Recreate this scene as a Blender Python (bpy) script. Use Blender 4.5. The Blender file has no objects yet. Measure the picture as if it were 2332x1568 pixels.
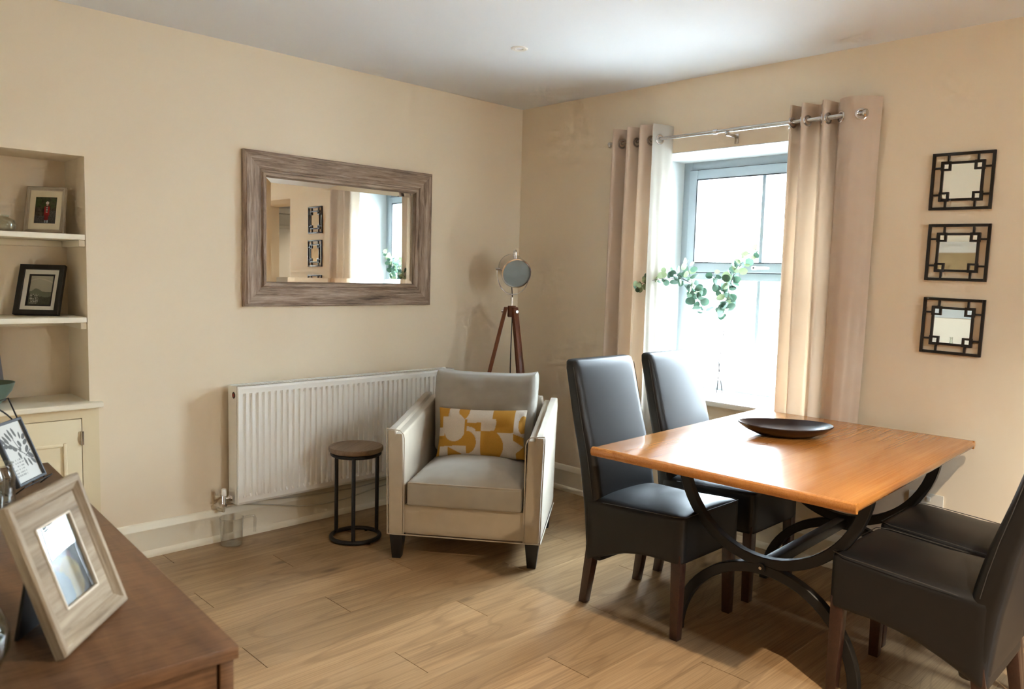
import bpy, bmesh, math, random
from mathutils import Vector, Matrix
R = math.radians
random.seed(7)
sc = bpy.context.scene
C = sc.collection

# ------------------------------------------------------------------ camera, sky, sun, exposure
cam_d = bpy.data.cameras.new('camera'); cam = bpy.data.objects.new('camera', cam_d); C.objects.link(cam)
cam_d.sensor_width = 36.0; cam_d.lens = 27.383; cam_d.clip_start = .02
YAW, PITCH, ROLL = R(45.703), R(5.134), R(1.5275)
fwd = Vector((math.cos(PITCH)*math.cos(YAW), math.cos(PITCH)*math.sin(YAW), -math.sin(PITCH)))
rgt = Vector((math.sin(YAW), -math.cos(YAW), 0)); upv = rgt.cross(fwd)
r2 = rgt*math.cos(ROLL)+upv*math.sin(ROLL); u2 = upv*math.cos(ROLL)-rgt*math.sin(ROLL)
cam.matrix_world = Matrix(((r2.x, u2.x, -fwd.x, -3.7677), (r2.y, u2.y, -fwd.y, -3.8169), (r2.z, u2.z, -fwd.z, 1.3969), (0, 0, 0, 1)))
cam_d.dof.use_dof = True; cam_d.dof.focus_distance = 3.4; cam_d.dof.aperture_fstop = 4.5
sc.camera = cam

w = bpy.data.worlds.new('sky'); sc.world = w; w.use_nodes = True
bg = w.node_tree.nodes['Background']; bg.inputs[0].default_value = (.76, .88, 1.0, 1); bg.inputs[1].default_value = 76.0

sc.view_settings.view_transform = 'Standard'; sc.view_settings.look = 'None'
sc.view_settings.gamma = 1; sc.view_settings.use_curve_mapping = False
sc.view_settings.exposure = 0.52
sc.cycles.use_denoising = True; sc.cycles.use_adaptive_sampling = True; sc.cycles.adaptive_threshold = .13
sc.cycles.diffuse_bounces = 4; sc.cycles.glossy_bounces = 3; sc.cycles.max_bounces = 8; sc.cycles.transparent_max_bounces = 12
sc.cycles.sample_clamp_indirect = 30.0; sc.cycles.caustics_reflective = False; sc.cycles.caustics_refractive = False

# ------------------------------------------------------------------ materials
MATS = {}
def srgb(r, g, b):
    f = lambda c: (c/255/12.92) if c/255 <= .04045 else ((c/255+.055)/1.055)**2.4
    return (f(r), f(g), f(b))
class NT:
    def __init__(s, name):
        s.m = bpy.data.materials.new(name); s.m.use_nodes = True; s.t = s.m.node_tree; s.n = s.t.nodes
        s.b = s.n['Principled BSDF']; s.out = s.n['Material Output']; MATS[name] = s.m
    def new(s, typ, **kw):
        n = s.n.new(typ)
        for k, v in kw.items():
            if k.startswith('i_'): n.inputs[k[2:].replace('_', ' ')].default_value = v
            else: setattr(n, k, v)
        return n
    def link(s, a, b): s.t.links.new(a, b)
    def coords(s, scale=(1, 1, 1), rand=False, kind='Object', rot=(0, 0, 0)):
        tc = s.new('ShaderNodeTexCoord'); o = tc.outputs[kind]
        if rand:
            oi = s.new('ShaderNodeObjectInfo'); mu = s.new('ShaderNodeMath', operation='MULTIPLY'); mu.inputs[1].default_value = 37.0
            s.link(oi.outputs['Random'], mu.inputs[0]); ad = s.new('ShaderNodeVectorMath', operation='ADD')
            s.link(o, ad.inputs[0]); s.link(mu.outputs[0], ad.inputs[1]); o = ad.outputs[0]
        mp = s.new('ShaderNodeMapping'); mp.inputs['Scale'].default_value = scale; mp.inputs['Rotation'].default_value = rot
        s.link(o, mp.inputs[0]); return mp.outputs[0]
    def noise(s, vec, scale, detail=3, rough=.55, dist=0):
        n = s.new('ShaderNodeTexNoise'); n.inputs['Scale'].default_value = scale; n.inputs['Detail'].default_value = detail
        n.inputs['Roughness'].default_value = rough; n.inputs['Distortion'].default_value = dist
        if vec is not None: s.link(vec, n.inputs['Vector'])
        return n.outputs[0]
    def ramp(s, fac, stops):
        r = s.new('ShaderNodeValToRGB'); e = r.color_ramp.elements
        e[0].position, e[0].color = stops[0][0], (*stops[0][1], 1); e[1].position, e[1].color = stops[-1][0], (*stops[-1][1], 1)
        for p, c in stops[1:-1]:
            x = e.new(p); x.color = (*c, 1)
        s.link(fac, r.inputs[0]); return r.outputs[0]
    def mix(s, fac, a, b, mode='MIX'):
        m = s.new('ShaderNodeMix', data_type='RGBA', blend_type=mode)
        for sock, v in ((m.inputs[0], fac), (m.inputs[6], a), (m.inputs[7], b)):
            if isinstance(v, (float, int)): sock.default_value = v
            elif isinstance(v, tuple): sock.default_value = (*v, 1)
            else: s.link(v, sock)
        return m.outputs[2]
    def col(s, v):
        if isinstance(v, tuple): s.b.inputs['Base Color'].default_value = (*v, 1)
        else: s.link(v, s.b.inputs['Base Color'])
    def set(s, **kw):
        for k, v in kw.items(): s.b.inputs[k.replace('_', ' ')].default_value = v
    def bump(s, h, strength=.2, dist=.002):
        b = s.new('ShaderNodeBump'); b.inputs['Strength'].default_value = strength; b.inputs['Distance'].default_value = dist
        s.link(h, b.inputs['Height']); s.link(b.outputs[0], s.b.inputs['Normal'])

def plain(name, c, rough=.5, metal=0, spec=.5, nscale=0, nstr=.1, var=0, coat=0):
    t = NT(name); t.set(Roughness=rough, Metallic=metal, Specular_IOR_Level=spec, Coat_Weight=coat); t.col(c)
    if nscale and (var or nstr > .1):
        v = t.coords()
        if nstr > .1: t.bump(t.noise(v, nscale, 2), nstr, .002)
        if var: t.col(t.mix(t.noise(v, nscale*.15, 2), tuple(max(0, x*(1-var)) for x in c), tuple(min(1, x*(1+var)) for x in c)))
    return t
def wood(name, dark, mid, light, rough=.45, stretch=(2.2, 26, 26), rand=True, coat=0, fine=90, spec=.5, rvar=.12, rings=0, knots=False, rs=.36, fd=.55):
    t = NT(name); t.set(Coat_Weight=coat, Specular_IOR_Level=spec, Coat_Roughness=.15)
    v = t.coords(stretch, rand); v1 = t.coords((stretch[0]*.35, stretch[1]*.28, stretch[2]*.28), rand)
    big = t.noise(v1, 1.6, 2, .5, 1.2); gr = t.noise(v, 1.3, 4, .62, .8)
    c1 = t.ramp(big, [(.28, dark), (.5, mid), (.74, light)]); c2 = t.ramp(gr, [(.3, dark), (.52, mid), (.75, light)])
    c = t.mix(.5, c1, c2)
    vf = t.coords((stretch[0]*1.2, fine*4, fine*4), rand); f = t.noise(vf, 1, 2); c = t.mix(.35, c, t.ramp(f, [(.3, tuple(x*fd for x in mid)), (.6, light)]), 'MIX')
    if rings:
        vr = t.coords((stretch[0]*.5, stretch[1]*.30, stretch[2]*.30), rand); nr = t.noise(vr, 1.0, 2, .4, .3)
        mu = t.new('ShaderNodeMath', operation='MULTIPLY'); mu.inputs[1].default_value = rings; t.link(nr, mu.inputs[0]); sn = t.new('ShaderNodeMath', operation='SINE'); t.link(mu.outputs[0], sn.inputs[0])
        c = t.mix(t.ramp(sn.outputs[0], [(.0, (0, 0, 0)), (.75, (.04, .04, .04)), (1.0, (rs, rs, rs))]), c, dark)
    if knots:
        vk = t.coords((2.0, 5.2, 5.2), rand); vo = t.new('ShaderNodeTexVoronoi'); vo.inputs['Scale'].default_value = 1.0; t.link(vk, vo.inputs['Vector'])
        c = t.mix(t.ramp(vo.outputs['Distance'], [(.0, (.85, .85, .85)), (.05, (.6, .6, .6)), (.14, (0, 0, 0))]), c, tuple(x*.35 for x in dark))
    if rvar:
        oi = t.new('ShaderNodeObjectInfo'); mr = t.new('ShaderNodeMapRange'); mr.inputs[3].default_value = 1-rvar; mr.inputs[4].default_value = 1+rvar
        t.link(oi.outputs['Random'], mr.inputs[0]); hs = t.new('ShaderNodeHueSaturation'); t.link(c, hs.inputs['Color']); t.link(mr.outputs[0], hs.inputs['Value']); c = hs.outputs[0]
    t.col(c); t.set(Roughness=rough); return t

plain('wall_paint', srgb(241, 225, 199), .75, spec=.25, nscale=140, nstr=.06)
plain('alcove_paint', srgb(228, 208, 160), .7, spec=.25, nscale=140, nstr=.06)
plain('ceiling_paint', srgb(234, 236, 238), .85, spec=.2, nscale=120, nstr=.05)
plain('trim_paint', srgb(245, 236, 214), .42, nscale=60, nstr=.04)
plain('cupboard_paint', srgb(232, 216, 180), .5, nscale=60, nstr=.04)
plain('white_gloss', srgb(243, 240, 232), .3, nscale=40, nstr=.02)
plain('upvc', srgb(158, 167, 172), .32, nscale=60, nstr=.02)
plain('gasket', srgb(40, 42, 45), .6, nscale=60)
plain('reveal_paint', srgb(192, 193, 190), .7, nscale=90, nstr=.06)
plain('gap_dark', (.02, .014, .008), .9, nscale=60)
plain('chrome', (.72, .72, .73), .14, 1, nscale=60, nstr=.01)
plain('brushed_steel', (.55, .53, .50), .26, 1, nscale=200, nstr=.03)
plain('iron', (.014, .015, .017), .42, .3, nscale=160, nstr=.12, var=.3)
plain('black_metal', (.012, .012, .013), .45, .2, nscale=120, nstr=.05)
plain('black_lacquer', (.011, .011, .012), .38, nscale=120, nstr=.04)
plain('black_plastic', (.012, .012, .013), .4, nscale=100)
plain('cable_white', srgb(205, 196, 176), .5, nscale=60)
plain('outside_stone', srgb(150, 152, 155), .9, nscale=55, nstr=.9, var=.35)
plain('outside_render', srgb(190, 188, 184), .9, nscale=30, nstr=.3, var=.06)
plain('outside_paving', srgb(134, 134, 133), .9, nscale=12, nstr=.3, var=.12)
plain('bowl_green', srgb(92, 112, 100), .3, nscale=20, var=.15)
plain('ornament_blue', srgb(150, 160, 180), .8, nscale=160, nstr=.4, var=.2)
plain('mat_board', srgb(226, 214, 184), .85, nscale=120)
plain('mat_white', srgb(224, 220, 208), .85, nscale=120)
plain('socket_white', srgb(226, 220, 206), .35, nscale=60)
plain('lamp_lens', srgb(150, 160, 160), .22, nscale=60, nstr=.02)
plain('bulb_off', (.85, .86, .86), .12, nscale=60, nstr=.01)
plain('red_plastic', srgb(150, 40, 30), .4, nscale=60)
plain('stem_brown', srgb(66, 50, 52), .6, nscale=80)
t = NT('leather'); t.set(Roughness=.44, Specular_IOR_Level=.45); v = t.coords(); vo = t.new('ShaderNodeTexVoronoi'); vo.inputs['Scale'].default_value = 420
t.link(v, vo.inputs['Vector']); t.bump(vo.outputs[0], .12, .001); t.col(t.mix(t.noise(v, 9, 3), (.0055, .006, .0068), (.0095, .0098, .011)))
t = NT('seam_thread'); t.set(Roughness=.6); t.col((.05, .047, .045))
wood('chair_leg_wood', (.020, .008, .005), (.040, .016, .010), (.065, .026, .016), .32, (3, 40, 40), coat=.2)
wood('lamp_wood', (.09, .022, .008), (.17, .045, .015), (.25, .07, .026), .35, (40, 40, 3), coat=.2, rvar=.05)
wood('table_oak', srgb(164, 102, 42), srgb(186, 122, 56), srgb(206, 146, 82), .22, (1.6, 16, 16), rand=True, coat=.35, rvar=.06, fd=.68)
wood('sideboard_wood', srgb(44, 30, 19), srgb(96, 68, 44), srgb(144, 108, 76), .45, (14, 1.8, 14), rand=True, rvar=.06)
wood('stool_wood', srgb(88, 68, 50), srgb(128, 104, 80), srgb(150, 126, 100), .5, (2, 20, 20))
wood('floor_oak', srgb(120, 92, 64), srgb(164, 132, 94), srgb(192, 162, 124), .33, (1.2, 13, 13), rvar=.10, fine=60, rings=95, knots=True)
def weathered(name, dark, mid, light):
    t = NT(name); v = t.coords((6, 90, 90), True); a = t.noise(v, 1, 6, .7, .6); v2 = t.coords((2, 22, 22), True); b = t.noise(v2, 1, 4, .6, .5)
    c = t.mix(.45, t.ramp(a, [(.34, dark), (.5, mid), (.66, light)]), t.ramp(b, [(.3, dark), (.5, mid), (.7, light)])); t.col(c)
    t.set(Roughness=.75); t.bump(a, .5, .002); return t
weathered('weathered_wood', srgb(78, 64, 54), srgb(158, 136, 116), srgb(206, 188, 170))
weathered('pale_weathered', srgb(112, 100, 84), srgb(162, 150, 130), srgb(188, 178, 160))
weathered('grey_frame', srgb(140, 128, 108), srgb(172, 160, 138), srgb(196, 186, 166))
def fabric(name, c, scale=900, var=.1, sheen=.3):
    t = NT(name); v = t.coords(); n = t.noise(v, scale, 1); b = t.noise(v, 14, 1)
    t.col(t.mix(b, tuple(x*(1-var) for x in c), tuple(min(1, x*(1+var)) for x in c))); t.bump(n, .25, .001); t.set(Roughness=.9, Specular_IOR_Level=.2, Sheen_Weight=sheen); return t
fabric('armchair_fabric', srgb(186, 174, 154)); fabric('cushion_fabric', srgb(168, 162, 150)); fabric('piping_fabric', srgb(188, 178, 162))
def curtain_mat(name, c, tr):
    t = fabric(name, c, 700, .05, .1); tl = t.new('ShaderNodeBsdfTranslucent'); tl.inputs[0].default_value = (*c, 1)
    mx = t.new('ShaderNodeMixShader'); mx.inputs[0].default_value = tr; t.link(t.b.outputs[0], mx.inputs[1]); t.link(tl.outputs[0], mx.inputs[2]); t.link(mx.outputs[0], t.out.inputs[0])
curtain_mat('curtain_face', srgb(238, 218, 198), .32)
curtain_mat('curtain_lining', srgb(206, 200, 188), .32)
t = NT('glass_pane'); gl = t.new('ShaderNodeBsdfGlossy'); gl.inputs['Roughness'].default_value = .01; tp = t.new('ShaderNodeBsdfTransparent'); tp.inputs[0].default_value = (.96, .98, .98, 1)
lw = t.new('ShaderNodeLayerWeight'); pw = t.new('ShaderNodeMath', operation='POWER'); pw.inputs[1].default_value = 4.0; t.link(lw.outputs[1], pw.inputs[0]); ma = t.new('ShaderNodeMath', operation='MULTIPLY_ADD'); ma.inputs[1].default_value = .8; ma.inputs[2].default_value = .035; t.link(pw.outputs[0], ma.inputs[0]); mx = t.new('ShaderNodeMixShader'); t.link(ma.outputs[0], mx.inputs[0]); t.link(tp.outputs[0], mx.inputs[1]); t.link(gl.outputs[0], mx.inputs[2]); t.link(mx.outputs[0], t.out.inputs[0])
def thin_glass(name, c, f):
    t = NT(name); gl = t.new('ShaderNodeBsdfGlossy'); gl.inputs['Roughness'].default_value = .03; tp = t.new('ShaderNodeBsdfTransparent'); tp.inputs[0].default_value = (*c, 1)
    lw = t.new('ShaderNodeLayerWeight'); lw.inputs[0].default_value = f; mx = t.new('ShaderNodeMixShader'); t.link(lw.outputs[1], mx.inputs[0]); t.link(tp.outputs[0], mx.inputs[1]); t.link(gl.outputs[0], mx.inputs[2]); t.link(mx.outputs[0], t.out.inputs[0])
thin_glass('clear_glass', (.93, .95, .93), .22); thin_glass('green_glass', (.62, .70, .62), .3); thin_glass('clear_plastic', (.965, .965, .955), .18); thin_glass('vase_glass', (.97, .985, .98), .12)
t = NT('mirror_glass'); t.set(Metallic=1, Roughness=.005); t.col((.90, .92, .91))
for nm, c1, c2 in (('leaf_dark', srgb(54, 84, 68), srgb(84, 114, 94)), ('leaf_mid', srgb(88, 122, 102), srgb(118, 148, 128)), ('leaf_pale', srgb(140, 160, 116), srgb(168, 182, 144))):
    t = NT(nm); v = t.coords(rand=True); c = t.mix(t.noise(v, 40, 2), c1, c2); t.col(c); t.set(Roughness=.55); tl = t.new('ShaderNodeBsdfTranslucent'); t.link(c, tl.inputs[0])
    mx = t.new('ShaderNodeMixShader'); mx.inputs[0].default_value = .15; t.link(t.b.outputs[0], mx.inputs[1]); t.link(tl.outputs[0], mx.inputs[2]); t.link(mx.outputs[0], t.out.inputs[0])
def vcol(name, rough=.6, weave=0):
    t = NT(name); a = t.new('ShaderNodeAttribute'); a.attribute_name = 'print'; t.col(a.outputs[0]); t.set(Roughness=rough, Specular_IOR_Level=.3)
    if weave:
        v = t.coords((1, 1, 1)); n = t.noise(v, weave, 3); t.bump(n, .5, .0015); t.col(t.mix(.35, a.outputs[0], t.mix(n, (.35, .3, .22), (1, 1, 1)), 'MULTIPLY'))
vcol('photo_print', .35); vcol('canvas_print', .8); vcol('pillow_print', .9, 260)
t = NT('lamp_glow'); t.set(Roughness=.4); t.col((.9, .8, .6)); t.b.inputs['Emission Color'].default_value = (1, .72, .42, 1); t.b.inputs['Emission Strength'].default_value = 12

# ------------------------------------------------------------------ mesh helpers
class MB:
    def __init__(s): s.V = []; s.F = []; s.colors = None
    def add(s, vs, fs):
        o = len(s.V); s.V += [tuple(v) for v in vs]; s.F += [tuple(i+o for i in f) for f in fs]; return s
    def box(s, x0, x1, y0, y1, z0, z1):
        return s.add([(x, y, z) for z in (z0, z1) for y in (y0, y1) for x in (x0, x1)], [(0, 2, 3, 1), (4, 5, 7, 6), (0, 1, 5, 4), (2, 6, 7, 3), (0, 4, 6, 2), (1, 3, 7, 5)])
    def hexa(s, bot, top):
        return s.add(list(bot)+list(top), [(3, 2, 1, 0), (4, 5, 6, 7), (0, 1, 5, 4), (1, 2, 6, 5), (2, 3, 7, 6), (3, 0, 4, 7)])
    def prism(s, poly, axis, a, b):
        def P(u, v, w): return {'x': (w, u, v), 'y': (u, w, v), 'z': (u, v, w)}[axis]
        n = len(poly); vs = [P(u, v, a) for u, v in poly]+[P(u, v, b) for u, v in poly]
        return s.add(vs, [tuple(range(n))[::-1], tuple(range(n, 2*n))]+[(i, (i+1) % n, n+(i+1) % n, n+i) for i in range(n)])
    def tube(s, pts, r, n=8, closed=False, caps=True):
        pts = [Vector(p) for p in pts]; m = len(pts); rs = r if isinstance(r, (list, tuple)) else [r]*m
        base = len(s.V); up = None; vs = []
        for i, p in enumerate(pts):
            a = pts[(i-1) % m] if (closed or i > 0) else p; b = pts[(i+1) % m] if (closed or i < m-1) else p
            d = (b-a).normalized()
            if up is None:
                up = Vector((0, 0, 1)) if abs(d.z) < .9 else Vector((1, 0, 0))
            x = d.cross(up)
            if x.length < 1e-5: x = d.cross(Vector((0, 1, 0)))
            x.normalize(); up = x.cross(d).normalized()
            for k in range(n):
                an = 2*math.pi*k/n; vs.append(p+(x*math.cos(an)+up*math.sin(an))*rs[i])
        fs = [(i*n+k, i*n+(k+1) % n, ((i+1) % m)*n+(k+1) % n, ((i+1) % m)*n+k) for i in range(m if closed else m-1) for k in range(n)]
        if caps and not closed: fs += [tuple(range(n))[::-1], tuple(range((m-1)*n, m*n))]
        return s.add(vs, fs)
    def cyl(s, p0, p1, r0, r1=None, n=16): return s.tube([p0, p1], [r0, r0 if r1 is None else r1], n)
    def lathe(s, prof, n=32, c=(0, 0, 0), sy=1.0, closed=False):
        m = len(prof); vs = [(c[0]+r*math.cos(2*math.pi*k/n), c[1]+r*math.sin(2*math.pi*k/n)*sy, c[2]+z) for r, z in prof for k in range(n)]
        fs = [(i*n+k, i*n+(k+1) % n, ((i+1) % m)*n+(k+1) % n, ((i+1) % m)*n+k) for i in range(m if closed else m-1) for k in range(n)]
        if not closed:
            fs += [tuple(range(n))[::-1], tuple(range((m-1)*n, m*n))]
        return s.add(vs, fs)
    def sheet(s, rows, thick=None):
        """grid of points (list of rows) -> quads"""
        n = len(rows[0]); vs = [p for r in rows for p in r]
        return s.add(vs, [(i*n+j, i*n+j+1, (i+1)*n+j+1, (i+1)*n+j) for i in range(len(rows)-1) for j in range(n-1)])
    def rbox(s, w, d, h, r, n=10, fn=None, c=(0, 0, 0)):
        """rounded box centred on c, subdivided; fn(x,y,z unit coords, point) moves points"""
        idx = {}; vs = []; fs = []
        def g(i, j, k):
            key = (i, j, k)
            if key not in idx:
                q = Vector((2*i/n-1, 2*j/n-1, 2*k/n-1)); p = Vector((q.x*w/2, q.y*d/2, q.z*h/2))
                inn = Vector((max(-w/2+r, min(w/2-r, p.x)), max(-d/2+r, min(d/2-r, p.y)), max(-h/2+r, min(h/2-r, p.z))))
                o = p-inn
                if o.length > 1e-9: p = inn+o.normalized()*r
                if fn: p = Vector(fn(q, p))
                idx[key] = len(vs); vs.append(p+Vector(c))
            return idx[key]
        for a in range(n):
            for b in range(n):
                fs += [(g(a, b, 0), g(a, b+1, 0), g(a+1, b+1, 0), g(a+1, b, 0)), (g(a, b, n), g(a+1, b, n), g(a+1, b+1, n), g(a, b+1, n)),
                       (g(a, 0, b), g(a+1, 0, b), g(a+1, 0, b+1), g(a, 0, b+1)), (g(a, n, b), g(a, n, b+1), g(a+1, n, b+1), g(a+1, n, b)),
                       (g(0, a, b), g(0, a, b+1), g(0, a+1, b+1), g(0, a+1, b)), (g(n, a, b), g(n, a+1, b), g(n, a+1, b+1), g(n, a, b+1))]
        return s.add(vs, fs)
    def mesh(s, name, mat, bevel=0, seg=2, smooth=35):
        me = bpy.data.meshes.new(name); me.from_pydata(s.V, [], s.F); me.update()
        bm = bmesh.new(); bm.from_mesh(me); bmesh.ops.recalc_face_normals(bm, faces=bm.faces)
        if bevel:
            ed = [e for e in bm.edges if len(e.link_faces) == 2 and e.calc_face_angle(0) > R(35)]
            bmesh.ops.bevel(bm, geom=ed, offset=bevel, segments=seg, profile=.5, affect='EDGES', clamp_overlap=True)
        bm.to_mesh(me); bm.free()
        for p in me.polygons: p.use_smooth = True
        me.set_sharp_from_angle(angle=R(smooth)); me.materials.append(MATS[mat]); return me
    def build(s, name, mat, parent=None, bevel=0, seg=2, smooth=35, loc=None, rot=None):
        return link(name, s.mesh(name, mat, bevel, seg, smooth), parent, loc, rot)
def link(name, me, parent=None, loc=None, rot=None):
    o = bpy.data.objects.new(name, me); C.objects.link(o)
    if parent: o.parent = parent
    if loc: o.location = loc
    if rot: o.rotation_euler = rot
    return o
def tag(o, label=None, cat=None, group=None, kind=None):
    if label: o['label'] = label
    if cat: o['category'] = cat
    if group: o['group'] = group
    if kind: o['kind'] = kind
    return o
def empty(name, loc=(0, 0, 0), rz=0, label=None, cat=None, group=None, kind=None):
    o = bpy.data.objects.new(name, None); C.objects.link(o); o.location = loc; o.rotation_euler = (0, 0, rz); o.empty_display_size = .05
    return tag(o, label, cat, group, kind)
def copy_tree(o, parent=None):
    c = o.copy(); C.objects.link(c); c.parent = parent
    for ch in list(o.children): copy_tree(ch, c)
    return c
def bx(name, mat, x0, x1, y0, y1, z0, z1, parent=None, bevel=0, seg=2):
    """box as its own object with its origin at its middle"""
    c = ((x0+x1)/2, (y0+y1)/2, (z0+z1)/2); h = ((x1-x0)/2, (y1-y0)/2, (z1-z0)/2)
    return MB().box(-h[0], h[0], -h[1], h[1], -h[2], h[2]).build(name, mat, parent, bevel, seg, loc=c)
def struct(o, label=None): return tag(o, label, kind='structure')
def catmull(pts, per=8):
    pts = [Vector(p) for p in pts]; q = [pts[0]*2-pts[1]]+pts+[pts[-1]*2-pts[-2]]; out = []
    for i in range(1, len(q)-2):
        for k in range(per):
            u = k/per; a, b, c, d = q[i-1], q[i], q[i+1], q[i+2]
            out.append(.5*((2*b)+(c-a)*u+(2*a-5*b+4*c-d)*u*u+(3*b-a-3*c+d)*u**3))
    out.append(pts[-1]); return out
def printed(name, wd, ht, fn, mat, parent, nx=60, ny=70, loc=(0, 0, 0), rot=(0, 0, 0)):
    """flat print: a sheet in the XZ plane facing -Y whose colours come from fn(u,v), u right, v up"""
    m = MB(); m.sheet([[((i/nx-.5)*wd, 0, j/ny*ht) for i in range(nx+1)] for j in range(ny+1)])
    me = m.mesh(name, mat); at = me.color_attributes.new('print', 'FLOAT_COLOR', 'POINT')
    cols = []
    for j in range(ny+1):
        for i in range(nx+1): cols += [*fn(i/nx, j/ny), 1.0]
    at.data.foreach_set('color', cols); return link(name, me, parent, loc, rot)
def ell(u, v, cx, cy, rx, ry, a=0):
    x, y = u-cx, v-cy; c, s = math.cos(a), math.sin(a); x, y = x*c+y*s, -x*s+y*c
    return (x/rx)**2+(y/ry)**2
def hsh(i, j): 
    x = math.sin(i*127.1+j*311.7)*43758.5453; return x-math.floor(x)
def vnoise(x, y):
    i, j = math.floor(x), math.floor(y); u, v = x-i, y-j; u = u*u*(3-2*u); v = v*v*(3-2*v)
    return (hsh(i, j)*(1-u)+hsh(i+1, j)*u)*(1-v)+(hsh(i, j+1)*(1-u)+hsh(i+1, j+1)*u)*v
def lerp(a, b, t): return tuple(x+(y-x)*t for x, y in zip(a, b))

H = 2.5
# ------------------------------------------------------------------ room shell
fl = struct(bx('floor', 'gap_dark', -4.9, 0.0, -5.5, 0.0, -.10, -.014))
PL, PW = 1.33, .1985
pm = {}
for k in range(-3, 25):
    y1 = -.57-PW*k; y0 = y1-PW; y1 = min(y1, -.004)
    if y0 < -5.49: y0 = -5.49
    if y1-y0 < .02: continue
    xs = [-4.88]; x = -.735-.465*(k-2)
    while x > -4.88: x -= PL
    x += PL
    while x < -.02: xs.append(x); x += PL
    xs.append(-.004)
    for a, b in zip(xs[:-1], xs[1:]):
        L, Wd = round(b-a, 3), round(y1-y0, 3)
        if L < .03: continue
        if (L, Wd) not in pm:
            pm[(L, Wd)] = MB().box(-L/2+.0013, L/2-.0013, -Wd/2+.0004, Wd/2-.0004, -.013, 0).mesh('plank', 'floor_oak')
        link('plank', pm[(L, Wd)], fl, ((a+b)/2, (y0+y1)/2, .05))
fl.location = (-2.45, -2.75, -.05)
for o in fl.children: o.location = (o.location.x+2.45, o.location.y+2.75, .05)
fl_me = MB().box(-2.45, 2.45, -2.75, 2.75, -.05, .036).mesh('floor', 'gap_dark'); fl.data = fl_me

ce = MB().box(-4.9, .5, -5.5, .4, H, H+.12); ce.build('ceiling', 'ceiling_paint'); struct(bpy.data.objects['ceiling'])
# wall with the big mirror (left in the photo); the alcove opens at its left end
m = MB(); m.box(-2.70, .5, 0, .42, -.1, H); m.box(-3.75, -2.70, 0, .42, 1.863, H); m.box(-3.75, -2.70, .30, .42, -.1, 1.863)
struct(m.build('wall_left', 'wall_paint'))
# wall with the window (right in the photo), then an opening towards the hall
WY0, WY1, WZ0, WZ1 = -2.12, -1.05, .735, 2.106
m = MB(); m.box(0, .46, WY1, 0, -.1, H); m.box(0, .46, WY0, WY1, -.1, WZ0-.03); m.box(0, .46, WY0, WY1, WZ1, H); m.box(0, .46, -3.2, WY0, -.1, H)
m.box(0, .46, -4.3, -3.2, 2.07, H); m.box(0, .46, -5.5, -4.3, -.1, H)
struct(m.build('wall_right', 'wall_paint'))
m = MB(); e = .004
m.box(.002, .375, WY1-e, WY1+.001, WZ0, WZ1); m.box(.002, .375, WY0-.001, WY0+e, WZ0, WZ1); m.box(.002, .375, WY0, WY1, WZ1-e, WZ1+.001)
struct(m.build('trim_1', 'reveal_paint'), 'white painted window reveal')
m = MB(); m.box(-4.05, -3.75, -2.95, .42, -.1, H); struct(m.build('wall_chimney', 'wall_paint'))
m = MB(); m.box(-4.95, -4.8, -5.5, -2.80, -.1, H); m.box(-4.95, -3.75, -2.95, -2.80, -.1, H); struct(m.build('wall_side', 'wall_paint'))
BX0, BX1, BZ0, BZ1 = -1.52, -.78, 1.15, 2.10
m = MB(); m.box(-4.95, BX0, -5.62, -5.48, -.1, H); m.box(BX1, .5, -5.62, -5.48, -.1, H); m.box(BX0, BX1, -5.62, -5.48, -.1, BZ0); m.box(BX0, BX1, -5.62, -5.48, BZ1, H)
struct(m.build('wall_back', 'wall_paint'))
w2 = empty('fill_window', (0, -5.55, 0), kind='structure')  # unseen window, added in the back wall to let in fill daylight
m = MB()
for a, b in ((BX0, BX0+.06), (-1.175, -1.125), (BX1-.06, BX1)): m.box(a, b, -.03, .03, BZ0, BZ1)
m.box(BX0, BX1, -.03, .03, BZ0, BZ0+.06); m.box(BX0, BX1, -.03, .03, BZ1-.06, BZ1); m.build('fill_window_frame', 'upvc', w2)
bx('pane', 'glass_pane', BX0+.06, -1.175, -.004, .004, BZ0+.06, BZ1-.06, w2); bx('pane', 'glass_pane', -1.125, BX1-.06, -.004, .004, BZ0+.06, BZ1-.06, w2)
struct(bx('ground_back', 'outside_paving', -25, .4, -40, -5.7, -.45, -.3)); struct(bx('garden_wall', 'outside_render', -12, 4, -8.3, -8.0, -.3, 2.6))
# hall beyond the opening (seen only in the big mirror)
m = MB(); m.box(.46, 2.6, -3.1, -2.95, -.1, H); m.box(2.45, 2.6, -4.9, -3.1, -.1, H); m.box(.46, 2.6, -4.9, -4.75, -.1, H); struct(m.build('wall_hall', 'ceiling_paint'))
struct(bx('ceiling_hall', 'ceiling_paint', .46, 2.6, -4.9, -2.95, 2.36, 2.5)); struct(bx('floor_hall', 'stool_wood', 0, 2.6, -4.9, -2.95, -.1, -.001))
d1 = empty('door_1', (.62, -4.75, 0), kind='structure')
bx('door_leaf', 'white_gloss', -.13, .85, 0, .035, .01, 2.03, d1, .003)
m = MB(); m.box(-.21, -.14, 0, .05, 0, 2.1); m.box(.86, .93, 0, .05, 0, 2.1); m.box(-.21, .93, 0, .05, 2.035, 2.1); m.build('architrave', 'white_gloss', d1, .004)
for z0, z1 in ((.2, .9), (1.05, 1.9)):
    m = MB()
    for a, b, c, d in ((-.02, .02, z0, z1), (.70, .74, z0, z1), (-.02, .74, z0, z0+.04), (-.02, .74, z1-.04, z1)): m.box(a, b, .035, .047, c, d)
    m.build('door_moulding', 'white_gloss', d1, .004)
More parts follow.
